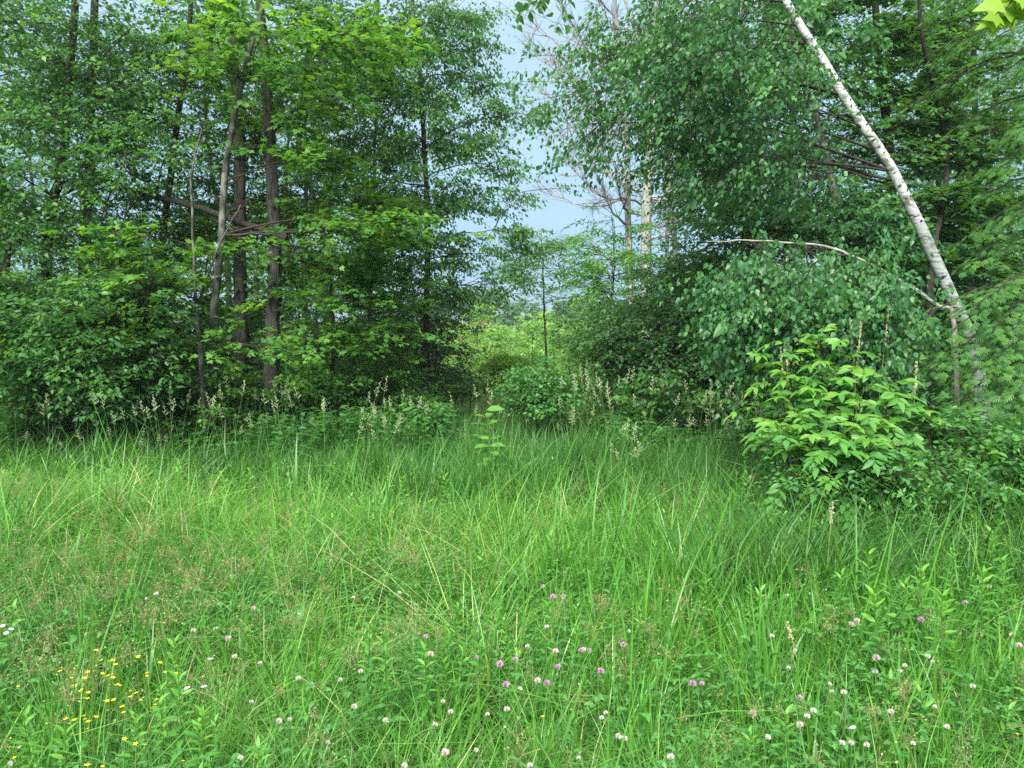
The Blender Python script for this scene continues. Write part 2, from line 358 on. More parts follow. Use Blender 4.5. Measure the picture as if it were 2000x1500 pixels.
def grow(gt, gc, trunk, tr, blobs, leaf, rng, p, leaf_slot=1):
    """Limbs, twigs and leaves that fill the lobes. Returns leaf arrays."""
    S, Q = sample_blobs(blobs, rng, p)
    S = S[S[:, 2] > .15]; n = len(S)
    ti = np.linspace(0, len(trunk) - 1, 60); tp = np.stack([np.interp(ti, np.arange(len(trunk)), trunk[:, k]) for k in range(3)], -1)
    trr = np.interp(ti, np.arange(len(trunk)), tr)
    lo = int(60 * p['zmin']); hi = int(60 * p['zmax']); tp, trr = tp[:hi], trr[:hi]
    # main limbs leave the stem at the given slope; every other clump is carried by the nearest main limb
    def limbs(A, Qs, r0, wob):
        Ln = np.linalg.norm(Qs - A, axis=-1); u = np.linspace(0, 1, 8)[None, :, None]
        C = A + (Qs - A) * .5 + UP * (p['arc'] * Ln)[:, None] + rng.normal(0, .05, A.shape) * Ln[:, None]
        path = (1 - u) ** 2 * A[:, None] + 2 * u * (1 - u) * C[:, None] + u ** 2 * Qs[:, None]
        path[:, 1:-1] += rng.normal(0, wob, path[:, 1:-1].shape) * Ln[:, None, None]
        rad = r0[:, None] * (1 - np.linspace(0, 1, 8)[None] * .8) + .0012
        tubes(gt if p['limbs'] == 'trunk' else gc, path, rad, 5, 0)
        return path
    nm = min(len(Q), int(np.clip(len(Q) / p['fan'], 3, 40))); mi = rng.permutation(len(Q)); Qm, Qr = Q[mi[:nm]], Q[mi[nm:]]
    hd = np.linalg.norm(Qm[:, None, :2] - tp[None, lo:, :2], axis=-1)
    want = np.abs(tp[None, lo:, 2] - (Qm[:, None, 2] - (p['slope'] + rng.normal(0, .18, nm))[:, None] * hd))
    ai = np.argmin(want + .15 * hd, axis=1) + lo
    A = tp[ai]; Ln = np.linalg.norm(Qm - A, axis=-1)
    mp_ = limbs(A, Qm, np.minimum(np.minimum(trr[ai] * .6, p['limb'] * np.sqrt(Ln + .1)), .06), .012)
    flat = mp_[:, 2:].reshape(-1, 3)
    if len(Qr):
        host = np.concatenate([mp_[:, 2:7].reshape(-1, 3), tp[lo::3]])
        bi = np.argmin(np.linalg.norm(Qr[:, None] - host[None], axis=-1), axis=1)
        L2 = np.linalg.norm(Qr - host[bi], axis=-1)
        sp_ = limbs(host[bi], Qr, np.minimum(p['limb'] * .55 * np.sqrt(L2 + .05), .012), .02)
        flat = np.concatenate([flat, sp_[:, 2:].reshape(-1, 3)])
    # sprays hang on the nearest limb
    best = np.empty(n, int)
    for k in range(0, n, 400):
        best[k:k+400] = np.argmin(np.linalg.norm(S[k:k+400, None] - flat[None], axis=-1), axis=1)
    H = flat[best]; D = S - H; Dl = np.linalg.norm(D, axis=-1, keepdims=True)
    mx_ = 0.9; S = H + D * np.minimum(1, mx_ / np.maximum(Dl, 1e-6)); D = S - H
    cen = np.array([np.mean(trunk[:, 0]), np.mean(trunk[:, 1]), 0])
    ti2 = np.argmin(np.abs(S[:, None, 2] - tp[None, :, 2]), axis=1)
    outw = (S - tp[ti2]) * np.array([1, 1, 0]); outw = nrmz(outw)
    ax = nrmz(nrmz(D) * .5 + outw * .7 + rng.normal(0, .28, S.shape) + UP * p['axis_z'])
    ax = ax * np.array([1, 1, .6]); ax = nrmz(ax)
    u5 = np.linspace(0, 1, 4)[None, :, None]
    tip = S + ax * p['L'] * .9 - UP * p['sag'] * p['L']
    C2 = S + rng.normal(0, .03, S.shape)
    tw = (1 - u5) ** 2 * H[:, None] + 2 * u5 * (1 - u5) * C2[:, None] + u5 ** 2 * tip[:, None]
    tubes(gc, tw, np.broadcast_to(p['tw'] * np.array([1, .8, .6, .25]), (n, 4)), 3, 0)
    side = nrmz(np.cross(ax, UP)); nr = np.cross(side, ax)
    J, K, Ls = p['J'], p['K'], p['L'] * rng.lognormal(0, .25, n)
    ja = np.array([0, .75, -.75, .95, -.95, .5, -.5])[:J]; jf = np.array([.25, .1, .22, .38, .5, .6, .7])[:J]; jl = np.array([.8, .6, .6, .5, .45, .4, .4])[:J]
    jam = ja[None] + rng.normal(0, .15, (n, J))
    dj = np.cos(jam)[..., None] * ax[:, None] + np.sin(jam)[..., None] * side[:, None] + nr[:, None] * rng.normal(0, .12, (n, J, 1))
    s = (np.arange(K) + .5) / K
    pos = S[:, None, None] + ax[:, None, None] * (jf * 1.0)[None, :, None, None] * Ls[:, None, None, None] \
        + dj[:, :, None] * (jl[None, :, None] * s[None, None])[..., None] * Ls[:, None, None, None]
    pos = pos - UP * (p['sag'] * (s ** 2))[None, None, :, None] * Ls[:, None, None, None] + rng.normal(0, .022, pos.shape)
    sgn = np.where((np.arange(K) % 2) == 0, 1.0, -1.0)
    la = sgn[None, None] * .95 * (1 - .4 * s[None, None]) + rng.normal(0, .3, (n, J, K))
    sj = np.cross(nr[:, None], dj)
    ld = np.cos(la)[..., None] * dj[:, :, None] + np.sin(la)[..., None] * sj[:, :, None]
    ld = ld * (1 - p['hang']) - UP * p['hang'] + rng.normal(0, .16, ld.shape)
    ln = nr[:, None, None] * p['flat'] + rng.normal(0, 1 - p['flat'] + .12, ld.shape)
    pos, ld, ln = pos.reshape(-1, 3), ld.reshape(-1, 3), ln.reshape(-1, 3)
    N = len(pos)
    # each leaf its own shade; leaves of one spray are alike
    a = np.clip(np.repeat(rng.normal(.45, .2, n), J * K) + rng.normal(0, .14, N), 0, 1)
    sz = p['size'] * rng.lognormal(0, .22, N)
    return pos, ld, ln, sz, a

def tree(name, label, stems, blobs, leaf, lmat, bark='bark_grey', cat='tree', group=None, seed=1, high=None, parts=0, sides=10, rough=.05, twig='twig', keep=None, **kw):
    rng = np.random.default_rng(seed); p = dict(DEF); p.update(kw)
    gt, gc = Geo(), Geo()
    base = None; tr_main = None
    for (pts, r0, r1) in stems:
        P = np.array([q if isinstance(q, np.ndarray) else at(*q) for q in pts], float)
        P[0, 2] = gz(P[0, 0], P[0, 1]) - .05
        if base is None: base = P[0].copy(); base[2] += .05
        path = smooth_path(P, 28)
        tt = np.linspace(0, 1, 28)
        rad = r0 + (r1 - r0) * tt; rad = rad * (1 + .5 * np.exp(-tt * 30))
        path[2:-1] += rng.normal(0, .006, path[2:-1].shape)
        tubes(gt, path[None], rad[None], sides, 0, rough=rough, rng=rng)
        if tr_main is None: tr_main = [(path, rad)]
        else: tr_main.append((path, rad))
    root = empty(name, base, label, cat, group)
    nst = len(tr_main)
    allv = []
    if blobs:
        for k, (path, rad) in enumerate(tr_main):
            bl = blobs if nst == 1 else [(c, r, max(3, n // nst)) for c, r, n in blobs]
            allv.append(grow(gt, gc, path, rad, bl, leaf, rng, p))
        pos, ld, ln, sz, a = [np.concatenate(x) for x in zip(*allv)]
        if keep is not None:
            m = keep(pos); pos, ld, ln, sz, a = pos[m], ld[m], ln[m], sz[m], a[m]
        if parts:
            d3 = pos - np.array([0, 0, CAM_H]); sx = d3[:, 0] / d3[:, 1]; sy = d3[:, 2] / d3[:, 1]
            inv = (np.abs(sx) < .64) & (sy < .40)
            app = np.where(inv, sz / np.linalg.norm(d3, axis=1), 0); pick = np.argsort(-app)[:parts]
            leaf_objects(root, base, leaf, M[lmat], pos[pick], ld[pick], ln[pick], sz[pick], a[pick])
            mk = np.ones(len(pos), bool); mk[pick] = False; pos, ld, ln, sz, a = pos[mk], ld[mk], ln[mk], sz[mk], a[mk]
        place(gc, leaf, pos, ld, ln, sz, a, 1)
    if high:      # the part of the crown above the picture: larger, fewer leaf clumps
        path, rad = tr_main[0]
        ph = dict(p); ph.update(size=p['size'] * 2.2, J=3, K=4, L=p['L'] * 1.5, more=1.0)
        pos, ld, ln, sz, a = grow(gt, gc, path, rad, high, 'diamond', rng, ph)
        place(gc, 'diamond', pos, ld, ln, sz, a, 1)
    gt.build('trunk', M[bark], root, base, smooth=True)
    if gc.n: gc.build('crown', [M[twig], M[lmat]], root, base, kind='stuff')
    return root

# ---- left of the gap -------------------------------------------------
tree('elm_tree', 'slender dark-stemmed leafy tree at the far left edge, bowing right near the top',
     [([(98,850,10.2),(92,480,10.2),(122,315,10.1),(147,0,10),(160,-300,10)], .075, .03)],
     [B(120,120,10,150,150,1.1,240), B(235,290,9.7,130,150,.9,230), B(70,330,9.6,130,120,1,170), B(250,60,10,120,90,.9,110)],
     'diamond', 'leaf_elm', bark='bark_dark', seed=11, more=1.0, high=[B(150,-330,10,280,230,2,45)], parts=200, size=.056, flat=.6, hang=.35, sag=.3)
tree('elm_tree', 'leafy tree cropped by the left edge, with grey leaning trunk',
     [([(-60,850,9.6),(10,470,9.7),(-20,250,9.8),(-50,-100,10)], .10, .04)],
     [B(30,520,9.3,110,120,.8,150), B(10,120,9.6,100,180,.9,150), B(-120,300,9.6,160,250,1,90)],
     'diamond', 'leaf_elm', bark='bark_grey', seed=12, more=1.1, high=[B(-80,-300,10,250,200,2,30)], size=.056, flat=.6, hang=.35, sag=.3)
tree('leafy_shrub', 'broad dark green shrub with layered leaves in front of the left trunks',
     [([(150,850,9.0),(140,740,9.0),(120,600,8.9)], .03, .008), ([(200,850,9.2),(215,720,9.2),(240,560,9.1)], .03, .008), ([(60,850,9.0),(50,740,8.9),(20,620,8.8)], .03, .008)],
     [B(80,640,8.8,120,70,.6,170), B(200,610,9.0,110,80,.6,180), B(120,720,8.6,110,55,.5,150), B(210,700,8.7,90,50,.5,110), B(20,560,9,70,60,.5,80), B(90,780,8.8,90,26,.4,18), B(240,765,8.9,70,26,.4,16)],
     'oval', 'leaf_elm', bark='bark_dark', cat='shrub', seed=13, parts=250, size=.066, more=1.2, flat=.7, hang=.3, slope=.8, K=5)
tree('old_tree', 'stout rough-barked trunk with furrowed brown bark, right of a twin trunk',
     [([(531,850,10),(533,650,10),(538,470,10),(528,300,10.1),(520,150,10.2),(505,-80,10.3),(500,-500,10.5)], .105, .04)],
     [B(560,60,10.8,110,90,.9,60), B(640,180,10.8,90,90,.9,60), B(500,240,11.4,120,80,.6,70), B(420,300,11.4,80,70,.6,50)],
     'diamond', 'leaf_dark', bark='bark', seed=14, sides=18, rough=.09, high=[B(520,-420,10.6,330,280,2.2,55)], size=.056, zmin=.5)
tree('old_tree', 'dark straight trunk standing just behind the pale slender maple',
     [([(476,840,11),(470,600,11),(468,300,11),(455,80,11.1),(452,-300,11.2)], .105, .05)],
     [B(400,110,11.6,110,90,1,70), B(460,420,12.2,120,90,.6,70), B(560,380,12.2,100,90,.6,60)],
     'diamond', 'leaf_dark', bark='bark', seed=15, sides=16, rough=.07, high=[B(450,-450,11.3,300,260,2.2,40)], size=.056, zmin=.6)
tree('maple_tree', 'slender maple with bright yellow-green layered leaves rising before the dark trunks',
     [([(412,840,9.6),(416,640,9.6),(432,480,9.5),(440,330,9.5),(470,170,9.4),(510,10,9.3),(540,-200,9.2)], .055, .02)],
     [B(470,60,9.1,110,55,.7,60), B(520,110,9.0,90,40,.7,44), B(640,100,9.2,110,45,.7,50), B(600,190,9.1,80,45,.6,34), B(620,310,9.1,70,50,.6,34), B(500,250,10.6,90,50,.4,30),
      B(640,440,9.2,80,40,.6,36), B(370,440,10.9,90,50,.5,40), B(740,90,9.4,60,30,.4,20), B(780,450,9.4,60,30,.5,22), B(500,420,11.6,130,70,.5,60), B(590,520,10.8,80,40,.5,36)],
     'maple', 'leaf_maple', bark='bark_grey', seed=16, parts=300, limbs='crown', per=7, zmin=.35, limb=.010, high=[B(540,-200,9.2,180,90,1.2,15)], size=.068, flat=.8, hang=.15, J=3, K=5, L=.28, thick=.2, spread=.27, more=1.15, slope=.25, arc=.05, sag=.1)
tree('maple_sapling', 'thin pale-stemmed maple sapling forking in front of the twin trunks',
     [([(405,835,9.2),(392,700,9.2),(384,610,9.2),(378,480,9.1),(375,340,9.0),(395,250,9.0)], .028, .008), ([(405,835,9.2),(393,700,9.2),(386,600,9.2),(430,480,8.9),(470,400,8.8)], .024, .006)],
     [B(310,560,8.8,90,50,.6,56), B(440,600,9.8,60,40,.4,30), B(330,490,8.9,80,36,.6,36), B(300,650,8.9,80,36,.5,36), B(480,685,8.9,60,22,.4,18)],
     'maple', 'leaf_maple', bark='bark_grey', seed=17, parts=150, limbs='crown', per=7, limb=.008, size=.066, flat=.8, hang=.15, J=3, K=5, L=.26, thick=.2, spread=.25, more=1.0, slope=.3, arc=.05)
tree('maple_sapling', 'low maple sapling with lime leaf tiers to the right of the rough trunk',
     [([(640,830,10.4),(650,650,10.4),(640,480,10.3),(650,330,10.2)], .03, .008)],
     [B(700,500,10,110,50,.7,70), B(660,580,9.9,80,42,.6,46), B(740,560,10.2,90,45,.6,50), B(630,660,9.9,60,35,.5,28), B(680,400,10.2,80,45,.6,40), B(700,660,10.2,100,40,.6,44)],
     'maple', 'leaf_maple', bark='bark_dark', seed=18, size=.066, flat=.8, hang=.15, J=3, K=5, L=.26, thick=.2, spread=.25, more=1.0, slope=.3, arc=.05)
tree('cherry_tree', 'narrow tree with drooping leaf sprays that bounds the sky gap, on one dark thin stem',
     [([(830,815,12),(832,640,12),(835,480,12),(830,300,12),(815,100,12),(790,-200,12),(780,-500,12)], .055, .02)],
     [B(800,480,12,100,65,.9,140), B(900,500,11.9,70,26,.5,30), B(975,470,11.9,50,9,.3,13), B(825,375,12,90,55,.9,125), B(930,395,11.9,75,12,.4,20), B(960,330,11.9,80,12,.4,20), B(820,265,12,90,60,.9,125), B(930,285,11.9,60,16,.4,18), B(960,215,11.9,75,14,.4,20),
      B(810,150,12,110,60,.9,130), B(930,150,11.9,60,16,.4,18), B(920,85,11.9,55,18,.4,20), B(800,50,12,115,60,.9,135), B(890,20,11.9,55,24,.4,24), B(740,200,12,80,120,.8,110), B(860,565,11.9,60,26,.5,34), B(935,555,11.9,50,10,.3,14), B(760,380,12,70,70,.7,80), B(1005,455,11.8,34,6,.2,8), B(1005,380,11.8,40,7,.2,9), B(1015,230,11.8,28,10,.2,8), B(990,545,11.8,30,8,.2,6)],
     'diamond', 'leaf_elm', bark='bark_dark', seed=19, high=[B(790,-250,12,170,200,1.3,40)], parts=150, size=.056, flat=.4, hang=.5, J=4, K=6, L=.36, spread=.2, thick=.3, slope=.2, arc=.12, sag=.25, zmin=.12)
tree('young_tree', 'thin dark stem between the rough trunk and the narrow tree by the gap',
     [([(722,800,13),(722,620,13),(728,430,13),(735,200,13),(740,-100,13)], .045, .02)],
     [B(720,640,12.6,90,70,.8,70), B(690,300,13,90,110,.9,110), B(760,700,12.6,70,50,.6,50), B(650,60,13,110,80,.9,80)],
     'diamond', 'leaf_dark', bark='bark_dark', seed=20, high=[B(720,-200,13,160,140,1.4,25)], size=.056)
tree('young_tree', 'dark stem half hidden by maple leaves, left of the forked sapling',
     [([(285,820,11),(288,640,11),(320,440,11),(345,250,11),(370,60,11),(380,-200,11)], .06, .025)],
     [B(300,420,10.8,110,90,.8,110), B(330,200,11,110,110,.9,120), B(340,60,11,100,80,.9,80), B(250,520,10.6,90,60,.7,70)],
     'diamond', 'leaf_elm', bark='bark_dark', seed=21, more=1.0, high=[B(370,-250,11,220,180,1.6,35)], size=.056, flat=.6, hang=.35)
tree('young_tree', 'dark trunk base showing black between the shrub and seed heads, left side',
     [([(160,860,10.5),(158,720,10.5),(165,500,10.6),(180,200,10.6),(190,-200,10.8)], .10, .04)],
     [B(180,430,10.8,90,110,.8,90), B(200,180,10.8,90,110,.8,80)],
     'diamond', 'leaf_dark', bark='bark_dark', seed=22, more=1.0, high=[B(190,-300,10.8,250,200,1.8,30)], size=.056)

tree('leafy_shrub', 'low light green shrub at the feet of the twin trunks behind the seed heads',
     [([at(340,850,9.9),(340,790,9.9),(330,720,9.9)], .014, .004), ([at(600,850,10.3),(600,780,10.3),(610,715,10.3)], .014, .004), ([at(450,850,10.3),(450,800,10.3),(445,750,10.3)], .012, .004)],
     [B(330,750,9.8,70,40,.5,60), B(280,785,9.6,70,30,.5,40), B(600,750,10.2,70,40,.5,60), B(680,760,10.4,70,40,.5,50), B(450,775,10.2,80,30,.4,40), B(760,770,10.8,60,30,.4,36)],
     'diamond', 'leaf_maple', bark='bark_dark', cat='shrub', seed=66, size=.060, flat=.6, slope=.9, spread=.16, tw=.002, limb=.007)
# log that has fallen against the stout trunk
def fallen_log():
    rng = np.random.default_rng(5); g = Geo()
    P = smooth_path([at(560,466,9.75), at(480,438,9.8), at(400,408,9.9), at(330,390,10), at(275,377,10.1), at(200,345,10.4), at(120,285,10.9)], 24)
    P[1:-1] += rng.normal(0, .008, P[1:-1].shape)
    tubes(g, P[None], np.linspace(.046, .028, 24)[None], 12, 0, rough=.07, rng=rng)
    for (k, dx, dz) in ((8, -.15, .35), (13, .1, .4), (18, -.1, -.3)):
        tubes(g, smooth_path([P[k], P[k] + np.array([dx, -.05, dz]), P[k] + np.array([dx * 2.4, .05, dz * 1.8])], 6)[None], np.linspace(.014, .004, 6)[None], 5, 0)
    o = g.build('fallen_log', M['bark_dark'], origin=P[0], smooth=True); o.location = P[0]
    tag(o, 'bare fallen log leaning down from the left onto the stout rough trunk', 'log')
fallen_log()

# ---- right of the gap ------------------------------------------------
def bare_tree(name, label, path, r0, r1, seed, nb, spread, lean=-1.0, mat='bark_dead', zmin=.45):
    rng = np.random.default_rng(seed); g = Geo(); gb = Geo()
    P = np.array([at(*q) for q in path]); P[0, 2] = gz(P[0, 0], P[0, 1]) - .05
    path = smooth_path(P, 30); rad = np.linspace(r0, r1, 30)
    tubes(g, path[None], rad[None], 12, 0, rough=.06, rng=rng)
    for k in range(nb):
        i = int(30 * (zmin + (1 - zmin) * rng.random())); i = min(i, 28); a = path[i]
        ln = spread * rng.uniform(.45, 1.0); az = rng.normal(math.pi, .9) if rng.random() < .65 else rng.uniform(-1.2, 1.2)
        d = np.array([math.cos(az), math.sin(az) * .7, rng.uniform(.0, .5)]); d /= np.linalg.norm(d)
        e = a + d * ln + UP * .18 * ln; c = a + d * ln * .5 - UP * .08 * ln
        bp = smooth_path([a, c, e], 9); bp[1:] += rng.normal(0, .012 * ln, bp[1:].shape)
        tubes(g, bp[None], np.linspace(min(rad[i] * .5, .03), .004, 9)[None], 6, 0)
        m = int(rng.integers(12, 20)); st = rng.integers(2, 9, m); b0 = bp[st]
        dd = nrmz(d + rng.normal(0, .55, (m, 3)) + UP * .25); L2 = ln * rng.uniform(.15, .45, m)[:, None]
        u = np.linspace(0, 1, 5)[None, :, None]
        tw = b0[:, None] + dd[:, None] * u * L2[:, None] + UP * (u ** 2) * .25 * L2[:, None] + rng.normal(0, .015, (m, 5, 3)) * u
        tubes(gb, tw, np.broadcast_to(np.array([.011, .009, .0075, .006, .004]), (m, 5)), 3, 0)
        b2 = np.repeat(tw[:, 2:4].reshape(-1, 3), 2, axis=0); d2 = nrmz(np.repeat(dd, 4, axis=0) + rng.normal(0, .6, (m * 4, 3)) + UP * .3)
        tw2 = b2[:, None] + d2[:, None] * u * .28 * ln * .5
        tubes(gb, tw2, np.broadcast_to(np.array([.007, .006, .005, .004, .003]), (len(tw2), 5)), 3, 0)
    b = P[0] + UP * .05
    root = empty(name, b, label, 'tree'); g.build('trunk', M[mat], root, b, smooth=True); gb.build('twigs', M[mat], root, b, kind='stuff')
bare_tree('dead_tree', 'dead bare grey tree with a fork, thicker of the two beside the sky gap', [(1262,800,15),(1262,600,15),(1262,420,15),(1270,300,15),(1282,100,15),(1270,-200,15)], .125, .05, 31, 22, 1.9, zmin=.35)
bare_tree('dead_tree', 'dead bare grey tree, the thinner one nearest the sky gap', [(1232,800,16),(1230,560,16),(1226,400,16),(1224,250,16),(1205,60,16),(1190,-150,16)], .085, .035, 32, 26, 2.0, zmin=.35)
bare_tree('dead_tree', 'dead grey stem with short bare side twigs, right of the forked dead tree', [(1300,800,15.5),(1302,600,15.5),(1305,380,15.5),(1318,200,15.5),(1330,60,15.5)], .055, .02, 34, 16, 1.2)
bare_tree('dead_tree', 'leafless twiggy treetop at the upper edge of the sky gap', [(1330,800,17),(1320,500,17),(1290,250,17),(1240,60,17),(1180,-120,17)], .075, .025, 33, 24, 2.0)

# the leaning white birch
birch_root = tree('birch_tree', 'white-barked birch leaning steeply to the left across the woods',
     [([at(1945,800,8.3),(1905,695,8.25),(1858,580,8.2),(1800,450,8.15),(1742,330,8.1),(1660,205,8.0),(1602,110,7.95),(1545,20,7.9),(1480,-90,7.85),(1400,-260,7.8)], .070, .030)],
     [B(1400,190,7.8,150,90,.9,210), B(1310,150,7.8,80,75,.8,90), B(1440,60,8.5,100,60,.6,90), B(1350,60,7.8,100,65,.8,90), B(1200,225,7.9,60,20,.4,16), B(1400,310,8.0,100,60,.8,100),
      B(1165,110,7.9,50,18,.3,12), B(1160,190,7.9,45,14,.3,9), B(1200,55,7.9,55,20,.3,12), B(1500,330,8.7,110,60,.5,80), B(1540,200,8.8,80,80,.5,40)],
     'birch', 'leaf_birch', bark='birch', seed=41, thick=.6, spread=.28, more=1.0, sides=20, rough=.012, twig='twig', parts=300, high=[B(1330,-200,8.2,220,130,1.2,45)], size=.050, flat=.35, hang=.55, J=4, K=6, L=.32, slope=.05, arc=.10, sag=.5, zmin=.3, limb=.010, limbs='crown', per=9)
def birch_marks(root):
    rng = np.random.default_rng(6); tm = next(c for c in root.children if c.name.startswith('trunk'))
    P = smooth_path([at(1905,695,8.25), at(1858,580,8.2), at(1800,450,8.15), at(1742,330,8.1), at(1660,205,8.0), at(1602,110,7.95), at(1545,20,7.9)], 60)
    b = np.array(root.location); g, g2 = Geo(), Geo(); t = nrmz(np.gradient(P, axis=0))
    for k in range(46):
        i = int(rng.integers(1, 58)); r = .068 - .035 * i / 60
        a = rng.normal(-1.57, .8); u = nrmz(np.cross(t[i], UP)); v = np.cross(t[i], u); u, v = -v, u
        # side of the stem that looks at the meadow
        f = np.array([0, -1.0, 0]); f = nrmz(f - t[i] * np.dot(f, t[i])); s_ = np.cross(t[i], f)
        an = rng.normal(0, .75); d = f * math.cos(an) + s_ * math.sin(an); sd = np.cross(t[i], d)
        c = P[i] + d * (r * 1.02); w, h = rng.uniform(.012, .034), rng.uniform(.004, .013)
        ring = [c + sd * w * math.cos(q) - d * (w * math.cos(q)) ** 2 / (2 * r) + t[i] * h * math.sin(q) * (1 + .4 * math.cos(q * 3)) for q in np.linspace(0, 6.283, 9)[:-1]]
        V = np.array([c + d * .003] + ring); F = np.array([(0, q + 1, (q + 1) % 8 + 1) for q in range(8)])
        if k % 4 == 0:
            e = c + d * .012 + sd * w * .8 + t[i] * .006
            g2.add(np.array([c - t[i] * h * 1.4, c + t[i] * h * 1.4, e + t[i] * h, e - t[i] * h]), np.array([(0, 1, 2, 3)]), np.full(4, .8))
        g.add(V, F, np.full(9, .2))
    g.build('bark_scars', M['scar'], root, b, kind='stuff'); g2.build('peeling_bark', M['peel'], root, b, kind='stuff')
birch_marks(birch_root)
# the young birch bowed right over
def bowed():
    stem = [at(1880,800,7.0), (1862,640,6.9), (1835,600,6.85), (1770,555,6.75), (1700,518,6.65), (1640,490,6.6), (1590,478,6.55), (1500,472,6.5), (1440,470,6.45), (1380,472,6.4)]
    tree('birch_sapling', 'young birch bowed over in an arch, leaves hanging in a curtain below its pale stem',
     [(stem, .024, .0025)],
     [B(1640,575,6.6,120,50,.45,130), B(1500,565,6.55,100,50,.45,110), B(1700,640,6.5,80,70,.4,110), B(1590,640,6.4,130,60,.45,130), B(1450,620,6.4,70,50,.4,60), B(1740,590,6.6,60,60,.35,50), B(1700,720,6.5,60,30,.3,30), B(1530,515,6.7,70,20,.3,24), B(1640,530,6.8,70,18,.3,24), B(1470,690,6.4,40,30,.25,14), B(1620,715,6.4,50,30,.25,18)],
     'birch', 'leaf_birch', bark='birch_twig', seed=42, parts=300, size=.048, flat=.3, hang=.6, J=4, K=5, L=.22, spread=.13, thick=1.0, more=1.25, slope=-.5, arc=.05, sag=.6, zmin=.4, limb=.004, zmax=.86, rough=.02, tw=.0025, limbs='crown', per=6)
bowed()
tree('hornbeam_tree', 'dense dark green tree filling the woods edge behind the leaning birch',
     [([(1440,800,11),(1445,600,11),(1470,380,11),(1500,150,11),(1510,-250,11)], .09, .04)],
     [B(1420,420,10.8,95,95,1,190), B(1540,420,10.8,120,110,1,240), B(1370,560,10.6,80,70,.9,130), B(1470,560,10.4,110,80,.9,160), B(1450,260,11,150,110,1.1,190), B(1600,300,11,110,110,1,130), B(1430,90,11,130,100,1.2,110), B(1600,90,11,120,110,1.2,130)],
     'diamond', 'leaf_dark', bark='bark_dark', seed=43, more=1.0, spread=.3, high=[B(1450,-250,11,350,220,2,60)], size=.056, flat=.65, hang=.3, zmin=.1)
tree('grey_birch', 'grey slanting trunk half hidden in leaves behind the white birch',
     [([(1680,800,10),(1660,560,10),(1630,370,10),(1605,270,10),(1570,160,10),(1540,50,10),(1500,-150,10)], .07, .03)],
     [B(1640,430,9.8,80,70,.6,60), B(1700,450,9.8,70,60,.6,40), B(1560,100,10,80,80,.7,50)],
     'birch', 'leaf_birch', bark='bark_grey', seed=44, high=[B(1500,-200,10,200,150,1.4,20)], size=.075, hang=.4, flat=.5)
tree('leafy_shrub', 'dense dark green thicket shrub right of the gap below the dead trees',
     [([(1240,810,10.5),(1230,700,10.5),(1200,600,10.5)], .03, .008), ([(1330,810,10.3),(1340,690,10.3),(1330,580,10.3)], .03, .008), ([(1420,810,10),(1430,700,10),(1400,600,10)], .03, .008)],
     [B(1230,680,10.2,95,70,.7,220), B(1350,680,10,110,80,.7,240), B(1190,650,10.6,50,55,.5,80), B(1440,700,9.7,90,60,.6,160), B(1310,610,10.4,90,45,.7,110), B(1400,610,10.0,90,55,.6,110)],
     'diamond', 'leaf_dark', bark='bark_dark', cat='shrub', seed=45, size=.052, flat=.7, slope=.8, more=1.15)
tree('young_ash', 'pale green young tree with open leaves in front of the dead trees',
     [([(1195,800,12.5),(1190,650,12.5),(1200,520,12.5),(1195,420,12.5)], .03, .006)],
     [B(1190,510,12.2,60,40,.6,60), B(1210,440,12.4,60,30,.5,30), B(1165,560,12.2,45,30,.5,30), B(1110,485,12.4,40,16,.3,12), B(1260,520,12.4,45,45,.5,36), B(1210,590,12.2,60,36,.5,50)],
     'lance', 'leaf_ash', bark='bark_dark', seed=46, size=.062, flat=.7, hang=.3)
tree('maple_tree', 'dark green maple with flat leaf tiers behind the white birch on the right',
     [([(1745,800,11),(1742,500,11),(1738,300,11),(1715,120,11),(1700,-200,11)], .09, .04)],
     [B(1780,420,10.6,120,70,.8,80), B(1840,300,10.6,110,80,.8,80), B(1730,230,10.8,100,80,.8,60), B(1790,130,10.8,130,90,.9,90), B(1690,60,10.8,100,80,.9,50), B(1860,500,10.4,100,60,.7,70), B(1780,590,10.3,90,60,.7,60)],
     'maple', 'leaf_dark', bark='bark_dark', seed=47, high=[B(1740,-220,11,280,180,1.8,35)], size=.085, flat=.85, hang=.12, J=3, K=5, L=.30, thick=.22, spread=.28, more=1.2, slope=.25, arc=.04)
tree('maple_tree', 'dark thin-stemmed maple at the right edge behind the hemlock boughs',
     [([(1906,800,12),(1906,500,12),(1905,300,12),(1900,50,12),(1890,-200,12)], .06, .03)],
     [B(1920,420,11.6,110,90,.8,80), B(1960,250,11.8,110,110,.9,80), B(1900,80,11.8,120,110,.9,80), B(1980,560,11.4,90,90,.8,60)],
     'maple', 'leaf_dark', bark='bark_dark', seed=48, high=[B(1900,-220,12,280,180,1.8,30)], size=.085, flat=.85, hang=.12, J=3, K=5, L=.30, thick=.22, spread=.28, more=1.2, slope=.25, arc=.04)
tree('dark_stem_tree', 'dark upright trunk in the shade between the bowed birch and the hemlock',
     [([(1812,820,9.3),(1815,640,9.3),(1822,500,9.6),(1850,300,10.4),(1800,60,9.5),(1795,-200,9.6)], .06, .012)],
     [B(1700,700,9,90,60,.6,80), B(1800,740,8.8,80,50,.5,60)],
     'diamond', 'leaf_dark', bark='bark_dark', seed=49, high=[B(1800,-260,9.6,250,180,1.6,25)], size=.056, zmin=.1)

